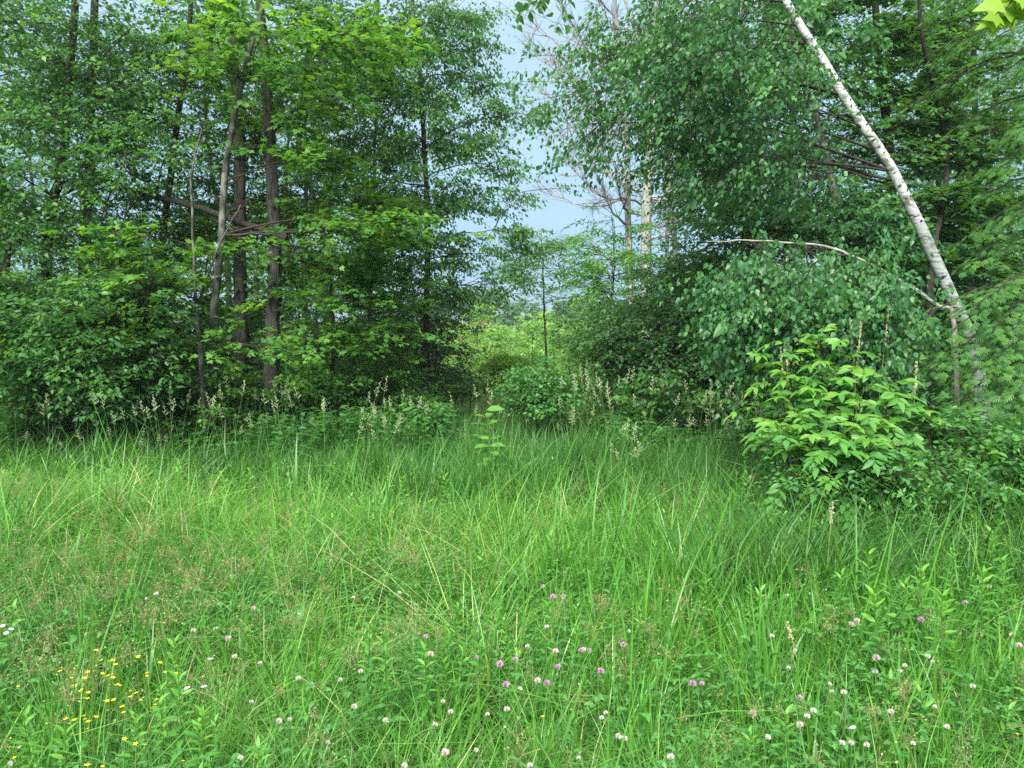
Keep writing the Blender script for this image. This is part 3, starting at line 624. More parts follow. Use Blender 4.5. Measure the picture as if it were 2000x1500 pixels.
# hemlock boughs
def hemlock(name, label, x, d, h, seed, boughs):
    rng = np.random.default_rng(seed); gt, gc = Geo(), Geo()
    b = np.array([x, d, float(gz(x, d))])
    path = smooth_path([b - UP * .05, b + np.array([.02, 0, h * .3]), b + np.array([-.03, .03, h * .65]), b + UP * h], 24)
    tubes(gt, path[None], np.linspace(.11, .02, 24)[None], 12, 0, rough=.05, rng=rng)
    # one spray: a midrib with side shoots, each a strip of needles with a toothed edge
    S_pos, S_dir, S_nrm, S_len, S_tip = [], [], [], [], []
    for (tx, ty, td, n) in boughs:
        q = at(tx, ty, td); hd = math.hypot(q[0] - x, q[1] - d); za = np.clip(q[2] + .22 * hd, .3, h - .1)
        i = np.argmin(np.abs(path[:, 2] - b[2] - za + b[2])); a = path[i]
        c = a + (q - a) * .55 + UP * (.12 * hd)
        bp = smooth_path([a, c, q], 12); bp[1:-1] += rng.normal(0, .012, bp[1:-1].shape)
        tubes(gt, bp[None], np.linspace(.014, .004, 12)[None], 5, 0)
        t = nrmz(np.gradient(bp, axis=0)); s = nrmz(np.cross(t, UP))
        m = n; k = rng.uniform(2.0, 11, m); k0 = k.astype(int); f = (k - k0)[:, None]; k1 = np.minimum(k0 + 1, 11)
        p0 = bp[k0] * (1 - f) + bp[k1] * f; sg = rng.choice([-1, 1], m)[:, None]
        dr = nrmz(t[k0] * .75 + s[k0] * sg * rng.uniform(.3, 1.0, (m, 1)) + UP * rng.normal(-.22, .14, (m, 1)))
        off = rng.uniform(0, .40, (m, 1)) * (1 - .5 * (k[:, None] / 11))
        S_pos.append(p0 + dr * off - UP * .25 * off ** 1.5); S_dir.append(dr); S_nrm.append(np.cross(s[k0], t[k0]) + rng.normal(0, .25, (m, 3))); S_len.append(rng.uniform(.05, .095, m)); S_tip.append(rng.random(m))
    pos, dr, nr, ln, tp_ = [np.concatenate(z) for z in (S_pos, S_dir, S_nrm, S_len, S_tip)]
    nr = np.where(nr[:, 2:3] < 0, -nr, nr)
    d_ = nrmz(dr); n_ = nrmz(nr - d_ * np.sum(nr * d_, -1, keepdims=True)); s_ = np.cross(n_, d_)
    # strips: (start along midrib, angle, length)
    strips = [(0, 0, 1.0)] + [(.10 + .10 * k, (.9 if k % 2 else -.9), .52 - .045 * k) for k in range(7)]
    W = .052
    for (f0, an, l) in strips:
        dd = d_ * math.cos(an) + s_ * math.sin(an) - n_ * .12; ss = -d_ * math.sin(an) + s_ * math.cos(an)
        p0 = pos + d_ * (f0 * ln)[:, None] - n_ * (.10 * f0 * f0 * ln)[:, None]
        prof = [(0, .4), (.3, 1), (.7, .8), (1.0, 0.15)]
        vv = []
        for (u, wd) in prof:
            c = p0 + dd * (u * l * ln)[:, None] - n_ * (.08 * u * u * l * ln)[:, None]
            e = ss * (W * wd * ln * (.6 + .4 * (1 - f0)))[:, None]
            vv += [c + e, c - e]
        V = np.stack(vv, 1); nv = V.shape[1]; N = len(pos)
        f = np.array([(2*k, 2*k+1, 2*k+3, 2*k+2) for k in range(len(prof) - 1)])
        F = (f[None] + (np.arange(N) * nv)[:, None, None]).reshape(-1, 4)
        col = np.clip(.15 + .5 * tp_[:, None] + .30 * np.repeat([u for u, _ in prof], 2)[None] * (f0 + .4), 0, 1)
        gc.add(V.reshape(-1, 3), F, col.ravel(), 1)
    root = empty(name, b, label, 'tree')
    gt.build('trunk', M['bark_dark'], root, b, smooth=True); gc.build('needles', [M['twig'], M['hemlock']], root, b, kind='stuff')
rr_ = random.Random(3)
bl = []
for (tx, ty, td, n) in [(1765,650,6.3,26),(1850,655,6.1,34),(1900,600,6.0,44),(1940,640,5.9,44),(1860,680,6.0,40),(1950,700,5.8,46),(1880,740,5.9,44),(1820,720,6.0,36),(1930,790,5.7,46),(1850,800,5.9,40),(1990,760,5.6,50),(1990,850,5.6,50),(1900,860,5.7,44),
                        (1900,500,6.5,40),(1900,450,6.6,30),(1950,440,6.4,44),(1910,380,6.6,32),(1940,330,6.5,40),(1860,250,6.8,28),(1790,200,7,22),(1900,180,6.7,40),(1780,130,7,24),(1840,110,6.9,34),(1930,90,6.7,40),(1800,40,7,30),(1880,10,6.9,36),(1760,215,7,20),(1960,560,6.1,44),(1980,250,6.4,44),(1990,420,6.2,44),(2000,130,6.5,40),
                        (2060,400,6.0,40),(2080,600,5.9,40),(2100,200,6.2,40),(2100,780,5.8,40),(1900,-120,6.9,40),(2050,-100,6.6,40)]:
    bl.append((tx, ty, td, int(n * 5)))
hemlock('hemlock_tree', 'hemlock with drooping feathery boughs along the right edge of the view', 5.1, 6.6, 9.0, 51, bl)

# ---- the gap ---------------------------------------------------------
tree('young_ash', 'thin tall sapling with sparse feathery leaves standing in the middle of the gap',
     [([(1068,760,17),(1066,680,17),(1062,580,17),(1060,500,17),(1056,455,17)], .028, .008)],
     [B(1058,490,17,60,36,.7,40), B(1025,515,17,50,20,.5,22), B(1100,535,17,50,20,.5,22), B(1065,560,17,60,24,.5,20), B(1068,640,17,40,40,.5,14)],
     'lance', 'leaf_ash', bark='bark_dark', seed=61, size=.09, flat=.8, hang=.2, J=3, K=5, L=.42, slope=.3)
tree('leafy_bush', 'dark green rounded bush standing in the mouth of the gap',
     [([(1050,815,10),(1045,770,10),(1040,725,10)], .015, .004), ([(1065,815,10),(1075,765,10),(1080,720,10)], .015, .004), ([(1030,815,10),(1020,775,10),(1015,740,10)], .015, .004)],
     [B(1050,745,9.9,42,36,.3,60), B(1060,785,9.8,55,25,.3,70), B(1085,755,10,30,28,.25,30)],
     'diamond', 'leaf_low', bark='bark_dark', cat='bush', seed=62, size=.050, flat=0.5, tw=.0016, limb=.006, hang=.3, K=5, L=.2, spread=.12, slope=.9)
tree('leafy_bush', 'golden-green flat-topped bush behind the dark bush in the gap',
     [([(990,790,14),(992,750,14),(985,715,14)], .015, .004), ([(1000,790,14),(1005,750,14),(1020,710,14)], .015, .004)],
     [B(985,712,13.8,40,10,.35,50), B(1010,705,13.8,45,10,.35,40), B(990,750,13.8,40,28,.35,60)],
     'lance', 'leaf_bright', bark='bark_dark', cat='bush', seed=63, size=.055, flat=0.55, tw=.0016, limb=.006, hang=.3, K=5, L=.2, spread=.12, slope=.9)
tree('leafy_bush', 'small lime bush beside the foot of the narrow tree',
     [([(905,790,14),(900,750,14),(895,720,14)], .015, .004), ([(915,790,14),(920,750,14),(915,720,14)], .015, .004)],
     [B(900,745,13.8,32,40,.3,80)], 'lance', 'leaf_maple', bark='bark_dark', cat='bush', seed=64, size=.055, flat=0.5, tw=.0016, limb=.006, hang=.3, K=5, L=.2, spread=.12, slope=.9)
tree('leafy_shrub', 'dark shrub mass closing the woods at the left side of the gap',
     [([(850,800,13.5),(850,720,13.5),(845,630,13.5)], .03, .006), ([(790,800,13.5),(790,720,13.5),(780,640,13.5)], .03, .006)],
     [B(840,680,13.3,48,70,.6,130), B(780,700,13.3,70,60,.6,130), B(840,610,13.4,60,40,.6,70)],
     'diamond', 'leaf_dark', bark='bark_dark', cat='shrub', seed=65, size=.056, slope=.8)

# ---- top corner branches --------------------------------------------
def hanging_branch(name, label, pts, r, leafkind, lmat, n, size, seed, spread, hang, flat):
    rng = np.random.default_rng(seed); g = Geo()
    P = smooth_path([at(*q) for q in pts], 12)
    tubes(g, P[None], np.linspace(r, r * .3, 12)[None], 6, 0)
    t = rng.uniform(4, 11, n); k = t.astype(int); f = (t - k)[:, None]
    p0 = P[k] * (1 - f) + P[np.minimum(k + 1, 11)] * f
    q = p0 + rng.normal(0, spread, (n, 3)) - UP * spread * .6
    u = np.linspace(0, 1, 4)[None, :, None]
    tubes(g, p0[:, None] * (1 - u) + q[:, None] * u, np.broadcast_to(np.array([.0016, .0014, .0012, .001]), (n, 4)), 4, 0)
    root = empty(name, P[0], label, 'branch')
    g.build('twig', M['twig'], root, P[0])
    d = nrmz(rng.normal(0, 1, (n, 3)) * np.array([1, .5, .8])) * (1 - hang) - UP * hang
    nn = np.array([0, -.9, .6]) * flat + rng.normal(0, 1 - flat, (n, 3))
    leaf_objects(root, P[0], leafkind, M[lmat], q, d, nn, size * rng.lognormal(0, .15, n), np.clip(rng.normal(.6, .2, n), 0, 1))
hanging_branch('maple_branch', 'sunny yellow-green maple leaves poking into the top right corner', [(2200,-200,2.9),(2060,-90,2.7),(1995,-18,2.6),(1972,5,2.55)], .005, 'maple', 'leaf_gold', 24, .085, 71, .042, .2, .75)
hanging_branch('cherry_branch', 'dark leaf sprig hanging into the top of the sky gap', [(1080,-160,6.6),(1075,-60,6.6),(1050,0,6.6),(1010,12,6.6)], .007, 'birch', 'leaf_dark', 34, .08, 72, .06, .5, .4)
hanging_branch('cherry_branch', 'dark drooping leaf tip at the top between sky and dead twigs', [(1180,-180,6.8),(1140,-70,6.8),(1105,0,6.8),(1098,36,6.8)], .007, 'birch', 'leaf_dark', 32, .08, 73, .05, .5, .4)

# ---- ash sapling bush at the right ----------------------------------
def pinnate(rng, P0, d, length, nl, size, broad=1.0):
    """One compound leaf: rachis path and leaflet frames."""
    u = np.linspace(0, 1, 8)[:, None]
    path = P0 + d * u * length - UP * (.45 * length) * u ** 2.4
    t = nrmz(np.gradient(path, axis=0)); s = nrmz(np.cross(t, UP)); n = np.cross(s, t)
    pos, dr, nr, sz = [], [], [], []
    for k in range(nl // 2):
        f = .3 + .58 * k / max(1, nl // 2 - 1) if nl > 3 else .6
        i = min(int(f * 7), 6); p = path[i] * (1 - (f * 7 - i)) + path[i + 1] * (f * 7 - i)
        for sg in (-1, 1):
            pos.append(p); dr.append(t[i] * .55 + s[i] * sg * .85 - UP * .15 + rng.normal(0, .08, 3)); nr.append(n[i] + rng.normal(0, .45, 3) - np.array([0, .45, 0])); sz.append(size * (1 - .25 * abs(f - .6)) * rng.uniform(.85, 1.1))
    pos.append(path[-1]); dr.append(t[-1]); nr.append(n[-1]); sz.append(size * 1.05)
    return path, np.array(pos), np.array(dr), np.array(nr), np.array(sz)
def ash_bush(name, label, stems, seed, size, lmat, n_whole, cat='bush', rise=1.0):
    rng = np.random.default_rng(seed); gs, gr, gl = Geo(), Geo(), Geo()
    b0 = at(*stems[0][0][0]); b = np.array([b0[0], b0[1], float(gz(b0[0], b0[1]))])
    root = empty(name, b, label, cat)
    leaves = []
    for pts, nl in stems:
        P = np.array([at(*q) for q in pts]); P[0, 2] = gz(P[0, 0], P[0, 1]) - .03
        path = smooth_path(P, 14); tubes(gs, path[None], np.linspace(.009, .003, 14)[None], 6, 0)
        for k in range(nl):
            f = .12 + .88 * (k + 1) / nl; i = min(int(f * 13), 13); az = k * 2.4 + rng.uniform(0, 1)
            up = .1 + rise * f ** 1.5 * (1.6 if rng.random() < .45 else .7)
            d = nrmz(np.array([math.cos(az), math.sin(az) * .9, up + rng.normal(0, .25)]))
            leaves.append((path[i], d, rng.uniform(.2, .32) * (1.1 - .3 * f), f))
    leaves.sort(key=lambda z: z[0][1])
    for k, (p, d, ln, f) in enumerate(leaves):
        path, pos, dr, nr, sz = pinnate(rng, p, d, ln, int(rng.choice([5, 7, 7, 9])), size)
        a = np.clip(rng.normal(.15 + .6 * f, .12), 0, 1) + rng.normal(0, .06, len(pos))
        if k < n_whole:
            g = Geo(); tubes(g, path[None], np.linspace(.0022, .001, 8)[None], 4, 0)
            part = g.build('compound_leaf', M['green_stem'], root, path[0]); part.location = path[0] - b
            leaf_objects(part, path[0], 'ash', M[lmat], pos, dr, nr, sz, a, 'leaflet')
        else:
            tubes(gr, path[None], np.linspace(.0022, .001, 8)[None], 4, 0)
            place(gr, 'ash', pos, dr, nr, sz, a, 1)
    gs.build('stem', M['twig'], root, b, smooth=True)
    if gr.n: gr.build('foliage', [M['green_stem'], M[lmat]], root, b, kind='stuff')
st = []
rg = random.Random(8)
for (bx, tx, ty, d) in [(1560,1540,655,5.9),(1600,1600,640,5.9),(1640,1650,655,5.8),(1520,1490,690,6.0),(1680,1690,730,5.7),(1720,1740,725,5.6),(1740,1770,770,5.6),(1620,1600,760,5.6),(1560,1550,780,5.7),(1660,1660,790,5.5),(1500,1470,760,6.0),(1700,1720,820,5.5),(1590,1580,850,5.3),(1640,1650,870,5.2),(1770,1800,800,5.7),(1540,1520,830,5.4),(1690,1700,860,5.2),(1740,1760,850,5.3),(1610,1620,810,5.3),(1660,1680,760,5.4),(1570,1570,720,5.7),(1620,1630,700,5.7),(1500,1490,850,5.6)]:
    bx = 1640 + (bx - 1640) * .6 + rg.uniform(-20, 20); st.append(([(bx, 1000, d + rg.uniform(-.2, .2)), ((bx * .5 + tx * .5) + rg.uniform(-14, 14), (ty + 950) / 2, d), (tx, ty + 18, d)], rg.randint(10, 15)))
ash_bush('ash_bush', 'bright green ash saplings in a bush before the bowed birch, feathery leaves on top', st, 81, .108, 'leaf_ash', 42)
tree('leafy_bush', 'dull green leafy bush with dark stems under the hemlock boughs',
     [([at(1830,1050,5.6),(1825,960,5.6),(1815,850,5.6)], .008, .003), ([at(1910,1050,5.4),(1920,960,5.4),(1915,860,5.4)], .008, .003), ([at(1985,1050,5.3),(1990,960,5.3),(2000,870,5.3)], .008, .003), ([at(1860,1050,5.2),(1850,980,5.2),(1860,920,5.2)], .007, .003)],
     [B(1830,880,5.6,60,45,.3,24), B(1930,890,5.4,70,55,.3,26), B(2010,890,5.3,60,60,.3,22), B(1880,940,5.3,110,40,.3,24), B(1830,820,5.8,50,45,.3,14)],
     'oval', 'leaf_low', bark='twig', cat='bush', seed=82, shell=.5, size=.055, flat=.6, hang=.25, J=3, K=4, L=.16, spread=.09, thick=.7, slope=1.2, zmin=.1, limb=.004, tw=.002)
tree('leafy_bush', 'low small-leaved bush rooted in the grass at the foot of the ash saplings',
     [([at(1640,1060,5.2),(1640,1000,5.2),(1630,910,5.2)], .006, .003), ([at(1720,1060,5.1),(1725,1000,5.1),(1735,910,5.1)], .006, .003), ([at(1560,1060,5.3),(1555,1000,5.3),(1545,930,5.3)], .006, .003)],
     [B(1640,930,5.3,70,36,.25,20), B(1730,930,5.2,70,40,.25,22), B(1560,935,5.4,60,34,.25,14), B(1680,905,5.4,70,30,.25,16)],
     'oval', 'leaf_low', bark='twig', cat='bush', seed=83, shell=.5, size=.042, flat=.6, hang=.25, J=3, K=4, L=.14, spread=.08, thick=.7, slope=1.2, zmin=.1, limb=.004, tw=.002)
# big-leaved weed in the middle
def weed(name, label, px, py, d, seed, nl, size):
    rng = np.random.default_rng(seed); top = at(px, py, d); b = np.array([top[0], d, float(gz(top[0], d))])
    g = Geo(); path = smooth_path([b - UP * .02, b * .5 + top * .5 + np.array([.02, 0, 0]), top], 10); tubes(g, path[None], np.linspace(.007, .003, 10)[None], 6, 0)
    root = empty(name, b, label, 'plant'); g.build('stem', M['green_stem'], root, b)
    k = np.linspace(5, 9, nl).astype(int); az = np.arange(nl) * 2.4 + 1
    dr = np.stack([np.cos(az), np.sin(az) * .8, rng.uniform(.0, .5, nl)], -1)
    leaf_objects(root, b, 'oval', M['leaf_ash'], path[k], dr, np.array([0, -.4, 1]) + rng.normal(0, .2, (nl, 3)), size * rng.uniform(.8, 1.15, nl), np.clip(rng.normal(.7, .15, nl), 0, 1))
weed('broadleaf_weed', 'pale big-leaved weed standing in the grass in the mouth of the gap', 950, 800, 8.6, 91, 11, .19)
weed('broadleaf_weed', 'bluish-green big-leaved weed low in the grass just before the pale one', 955, 858, 7.6, 92, 12, .17)

# ------------------------------------------------------------------ deeper woods, clearing and far trees (copies of a few kinds)
def kind_tree(name, seed, h, cr, n, leaf, lmat, size, z0, bark='bark_dark', r0=.08, L=.6, flat=.6, hang=.3):
    rng = np.random.default_rng(seed); p = dict(DEF); p.update(size=size, L=L, J=3, K=5, per=8, more=1.0, spread=L * .6, flat=flat, hang=hang, slope=.5)
    gt, gc = Geo(), Geo()
    pts = np.array([(0, 0, -.05), (rng.normal(0, .1), rng.normal(0, .1), h * .35), (rng.normal(0, .2), rng.normal(0, .2), h * .7), (rng.normal(0, .2), 0, h)])
    path = smooth_path(pts, 20); rad = np.linspace(r0, r0 * .25, 20)
    tubes(gt, path[None], rad[None], 8, 0, rough=.04, rng=rng)
    lobes = []
    for k in range(6):
        f = k / 5; z = z0 + (h - z0) * (.1 + .85 * f); rr = cr * (1 - .6 * f ** 1.5) * rng.uniform(.8, 1.1); az = rng.uniform(0, 6.28)
        lobes.append((np.array([math.cos(az) * rr * .35, math.sin(az) * rr * .35, z]), (rr, rr, (h - z0) * .16), n // 6))
    pos, ld, ln, sz, a = grow(gt, gc, path, rad, lobes, leaf, rng, p)
    place(gc, leaf, pos, ld, ln, sz, a, 1)
    return gt.mesh('trunk', M[bark], smooth=True), gc.mesh('crown', [M['twig'], M[lmat]])
def put(kind, name, loc, rz, s, label, cat, group):
    root = empty(name, loc, label, cat, group); root.rotation_euler = (0, 0, rz); root.scale = (s, s, s)
    link('trunk', kind[0], root); link('crown', kind[1], root, 'stuff')
K_wood = [kind_tree('wood', 200 + k, 9.0, 1.5, 240, 'diamond', ('leaf_dark', 'leaf_elm', 'leaf_dark')[k], .095, 2.2, r0=.09) for k in range(3)]
K_under = [kind_tree('under', 210 + k, 2.6, 1.0, 200, 'diamond', ('leaf_elm', 'leaf_maple')[k], .085, .25, r0=.025, L=.4) for k in range(2)]
K_field = [kind_tree('field', 220 + k, (2.6, 2.1, 3.2)[k], (.95, 1.0, .8)[k], 150, 'diamond', 'leaf_field', .11, .2, r0=.03, L=.4) for k in range(3)]
K_edge = [kind_tree('edge', 250 + k, (1.25, .95)[k], .55, 90, 'diamond', ('leaf_maple', 'leaf_elm')[k], .062, .12, r0=.012, L=.22) for k in range(2)]
K_far = [kind_tree('far', 230 + k, (9, 7.5)[k], (2.4, 2.2)[k], 300, 'diamond', 'leaf_far', .36, .8, r0=.12, L=.9) for k in range(2)]
K_red = kind_tree('red', 240, 2.4, .9, 150, 'diamond', 'leaf_red', .13, .2, r0=.03, L=.4)
rg = random.Random(21)
def wood_side(n, x_of, y0, y1, kinds, name, label, cat, group, smin, smax):
    for k in range(n):
        y = y0 + (y1 - y0) * ((k + rg.random()) / n); x = x_of(y)
        put(kinds[k % len(kinds)], name, (x, y, float(gz(x, y)) * .5), rg.uniform(0, 6.28), rg.uniform(smin, smax), label, cat, group)
wood_side(12, lambda y: -rg.uniform(.17, .80) * y - .9, 13, 27, K_wood, 'wood_tree', 'slim dim tree deeper in the wood left of the gap, behind the front trunks', 'tree', 'trees deeper in the wood left of the gap', .75, 1.1)
wood_side(12, lambda y: rg.uniform(.22, .80) * y + .7, 13, 27, K_wood, 'wood_tree', 'slim dim tree deeper in the wood right of the gap, behind the front trees', 'tree', 'trees deeper in the wood right of the gap', .75, 1.1)
wood_side(26, lambda y: -rg.uniform(.13, .80) * y - .5, 11.3, 22, K_under, 'understory_shrub', 'shaded shrub among the trunks left of the gap', 'shrub', 'shrubs under the trees left of the gap', .7, 1.15)
wood_side(24, lambda y: rg.uniform(.20, .80) * y + .5, 10.8, 22, K_under, 'understory_shrub', 'shaded shrub among the trunks right of the gap', 'shrub', 'shrubs under the trees right of the gap', .7, 1.15)
wood_side(24, lambda y: -rg.uniform(.13, .72) * y, 9.3, 12.2, K_edge, 'edge_sapling', 'low leafy sapling in the grass at the edge of the wood left of the gap', 'sapling', 'saplings at the wood edge left of the gap', .8, 1.3)
wood_side(18, lambda y: rg.uniform(.15, .66) * y, 8.6, 11.8, K_edge, 'edge_sapling', 'low leafy sapling in the grass at the edge of the wood right of the gap', 'sapling', 'saplings at the wood edge right of the gap', .8, 1.3)
wood_side(90, lambda y: rg.uniform(-.16, .20) * y, 18, 75, K_field, 'field_shrub', 'light green shrub growing in the open clearing beyond the gap', 'shrub', 'shrubs in the clearing', .5, .85)
put(K_red, 'field_shrub', (-1.9, 34, 0), .4, .85, 'shrub with reddish-orange tips in the clearing beyond the gap', 'shrub', None)
wood_side(34, lambda y: rg.uniform(-.24, .28) * y, 85, 125, K_far, 'far_tree', 'distant tree in the tree line beyond the clearing', 'tree', 'tree line beyond the clearing', .5, .8)

# ------------------------------------------------------------------ grass, herbs and flowers
def blades(g, rng, n, rad, h, w, lean, arch, segs=4, mat=0, hv=.25):
    az = rng.uniform(0, 6.28, n); r = rad * np.sqrt(rng.random(n)); th = rng.uniform(0, 6.28, n)
    b = np.stack([r * np.cos(th), r * np.sin(th), np.full(n, -.02)], -1)
    d = np.stack([np.cos(az), np.sin(az), np.zeros(n)], -1); sd_ = np.stack([-np.sin(az), np.cos(az), np.zeros(n)], -1)
    H = h * rng.lognormal(0, hv, n); le = np.abs(rng.normal(lean, lean * .5, n)); ar = np.abs(rng.normal(arch, arch * .5, n))
    wv = w * rng.lognormal(0, .25, n); tw = rng.normal(0, .5, n)
    s = np.linspace(0, 1, segs + 1)
    x = (le[:, None] * s + ar[:, None] * s ** 2.2) * H[:, None]; z = (s - .45 * np.clip(ar, 0, 1.2)[:, None] * s ** 2.5) * H[:, None]
    c = b[:, None] + d[:, None] * x[..., None] + UP * z[..., None]
    wd = wv[:, None] * (1 - s ** 2 * .96) * np.minimum(1, .55 + 2 * s)
    ang = tw[:, None] * (1 + s)
    e = (np.cos(ang)[..., None] * sd_[:, None] + np.sin(ang)[..., None] * (d[:, None] * .8 + UP * .2)) * wd[..., None]
    V = np.stack([c + e, c - e], 2).reshape(n, -1, 3)
    f = np.array([(2*k, 2*k+1, 2*k+3, 2*k+2) for k in range(segs)])
    F = (f[None] + (np.arange(n) * 2 * (segs + 1))[:, None, None]).reshape(-1, 4)
    a = np.clip(rng.normal(.45, .22, n), 0, 1)
    a = np.where(rng.random(n) < .011, 3.0, a)
    g.add(V.reshape(-1, 3), F, np.repeat(a, 2 * (segs + 1)), mat)
    return b, H
def k_fine(seed, n=38, h=.30, arch=.55, rad=.13, w=.0034):
    rng = np.random.default_rng(seed); g = Geo(); blades(g, rng, n, rad, h, w, .25, arch, 4); return g.mesh('fine_grass', M['grass_fine'])
def k_tuss(seed):
    rng = np.random.default_rng(seed); g = Geo(); blades(g, rng, 64, .07, .36, .0032, .45, .95, 5, hv=.3); return g.mesh('tussock', M['grass_fine'])
def k_wide(seed, h=.38):
    rng = np.random.default_rng(seed); g = Geo(); blades(g, rng, 13, .10, h, .0078, .17, .12, 4, hv=.26); return g.mesh('wide_grass', M['grass_wide'])
def k_tall(seed, h=.43):
    rng = np.random.default_rng(seed); g = Geo(); blades(g, rng, 26, .15, h, .0050, .2, .38, 3); return g.mesh('tall_grass', M['grass_tall'])
def k_field(seed):
    rng = np.random.default_rng(seed); g = Geo(); blades(g, rng, 40, .5, .6, .012, .3, .4, 2); return g.mesh('field_grass', M['grass_field'])
def k_clover(seed, n=26):
    rng = np.random.default_rng(seed); g = Geo()
    th = rng.uniform(0, 6.28, n); r = .14 * np.sqrt(rng.random(n)); h = rng.uniform(.10, .27, n)
    top = np.stack([r * np.cos(th) * 1.3, r * np.sin(th) * 1.3, h], -1); b = np.stack([r * np.cos(th), r * np.sin(th), -.02 * np.ones(n)], -1)
    u = np.linspace(0, 1, 3)[None, :, None]; tubes(g, b[:, None] * (1 - u) + top[:, None] * u, np.full((n, 3), .0011), 3, 0)
    for k in range(3):
        a = th + k * 2.09
        d = np.stack([np.cos(a), np.sin(a), rng.normal(-.05, .2, n)], -1); place(g, 'birch', top, d, UP + rng.normal(0, .25, (n, 3)), rng.uniform(.016, .024, n), np.clip(rng.normal(.5, .25, n), 0, 1), 0)
    return g.mesh('clover_leaves', M['clover'])
def k_sedge(seed):
    rng = np.random.default_rng(seed); g = Geo(); n = 5
    th = rng.uniform(0, 6.28, n); h = rng.uniform(.30, .46, n); ln = rng.uniform(.02, .10, n)
    b = np.stack([.06 * np.cos(th), .06 * np.sin(th), -.02 * np.ones(n)], -1); top = b + np.stack([ln * np.cos(th), ln * np.sin(th), h], -1)
    u = np.linspace(0, 1, 4)[None, :, None]; tubes(g, b[:, None] * (1 - u) + top[:, None] * u, np.full((n, 4), .0013), 3, 0)
    for k in range(n):
        m = 18; d = nrmz(rng.normal(0, 1, (m, 3)) + UP * .6); rr = rng.uniform(.015, .055, (m, 1)); q = top[k] + d * rr
        tubes(g, np.stack([np.broadcast_to(top[k], q.shape), q], 1), np.full((m, 2), .0005), 3, 1)
        place(g, 'diamond', q, d, rng.normal(0, 1, (m, 3)), rng.uniform(.006, .011, m), rng.random(m), 1)
    blades(g, rng, 10, .08, .26, .003, .3, .5, 4, 0)
    return g.mesh('sedge', [M['grass_fine'], M['seed_brown']])
def stalk_leaves(g, rng, h, n, l0, mat=0, start=.1):
    f = np.linspace(start, 1, n); az = np.arange(n) * 2.4 + rng.uniform(0, 6)
    p = np.stack([.01 * np.sin(f * 3), 0 * f, f * h], -1); up = -.1 + 1.3 * f ** 3
    d = np.stack([np.cos(az), np.sin(az), up], -1)
    place(g, 'lance', p, d, UP + rng.normal(0, .25, (n, 3)), l0 * (1 - .35 * f) * rng.uniform(.8, 1.15, n), np.clip(.25 + .6 * f + rng.normal(0, .12, n), 0, 1), mat)
def k_herb(seed, h=.42, n=34, l0=.075, mat='herb'):
    rng = np.random.default_rng(seed); g = Geo(); tubes(g, smooth_path([(0, 0, -.03), (.01, 0, h * .5), (0, 0, h)], 6)[None], np.linspace(.0028, .0015, 6)[None], 4, 0)
    stalk_leaves(g, rng, h, n, l0); return g.mesh('herb', M[mat])
def k_under(seed):
    rng = np.random.default_rng(seed); g = Geo(); n = 60
    th = rng.uniform(0, 6.28, n); r = .3 * np.sqrt(rng.random(n)); h = rng.uniform(.15, .6, n)
    p = np.stack([r * np.cos(th), r * np.sin(th), h], -1); b = p * np.array([.6, .6, 0]); u = np.linspace(0, 1, 3)[None, :, None]
    tubes(g, b[:, None] * (1 - u) + p[:, None] * u, np.full((n, 3), .002), 3, 0)
    for k in range(3):
        a = th + (k - 1) * .9; place(g, 'oval', p - UP * .05 * k, np.stack([np.cos(a), np.sin(a), rng.normal(.1, .2, n)], -1), UP + rng.normal(0, .3, (n, 3)), rng.uniform(.06, .11, n), np.clip(rng.normal(.4, .2, n), 0, 1), 0)
    return g.mesh('undergrowth', M['leaf_low'])

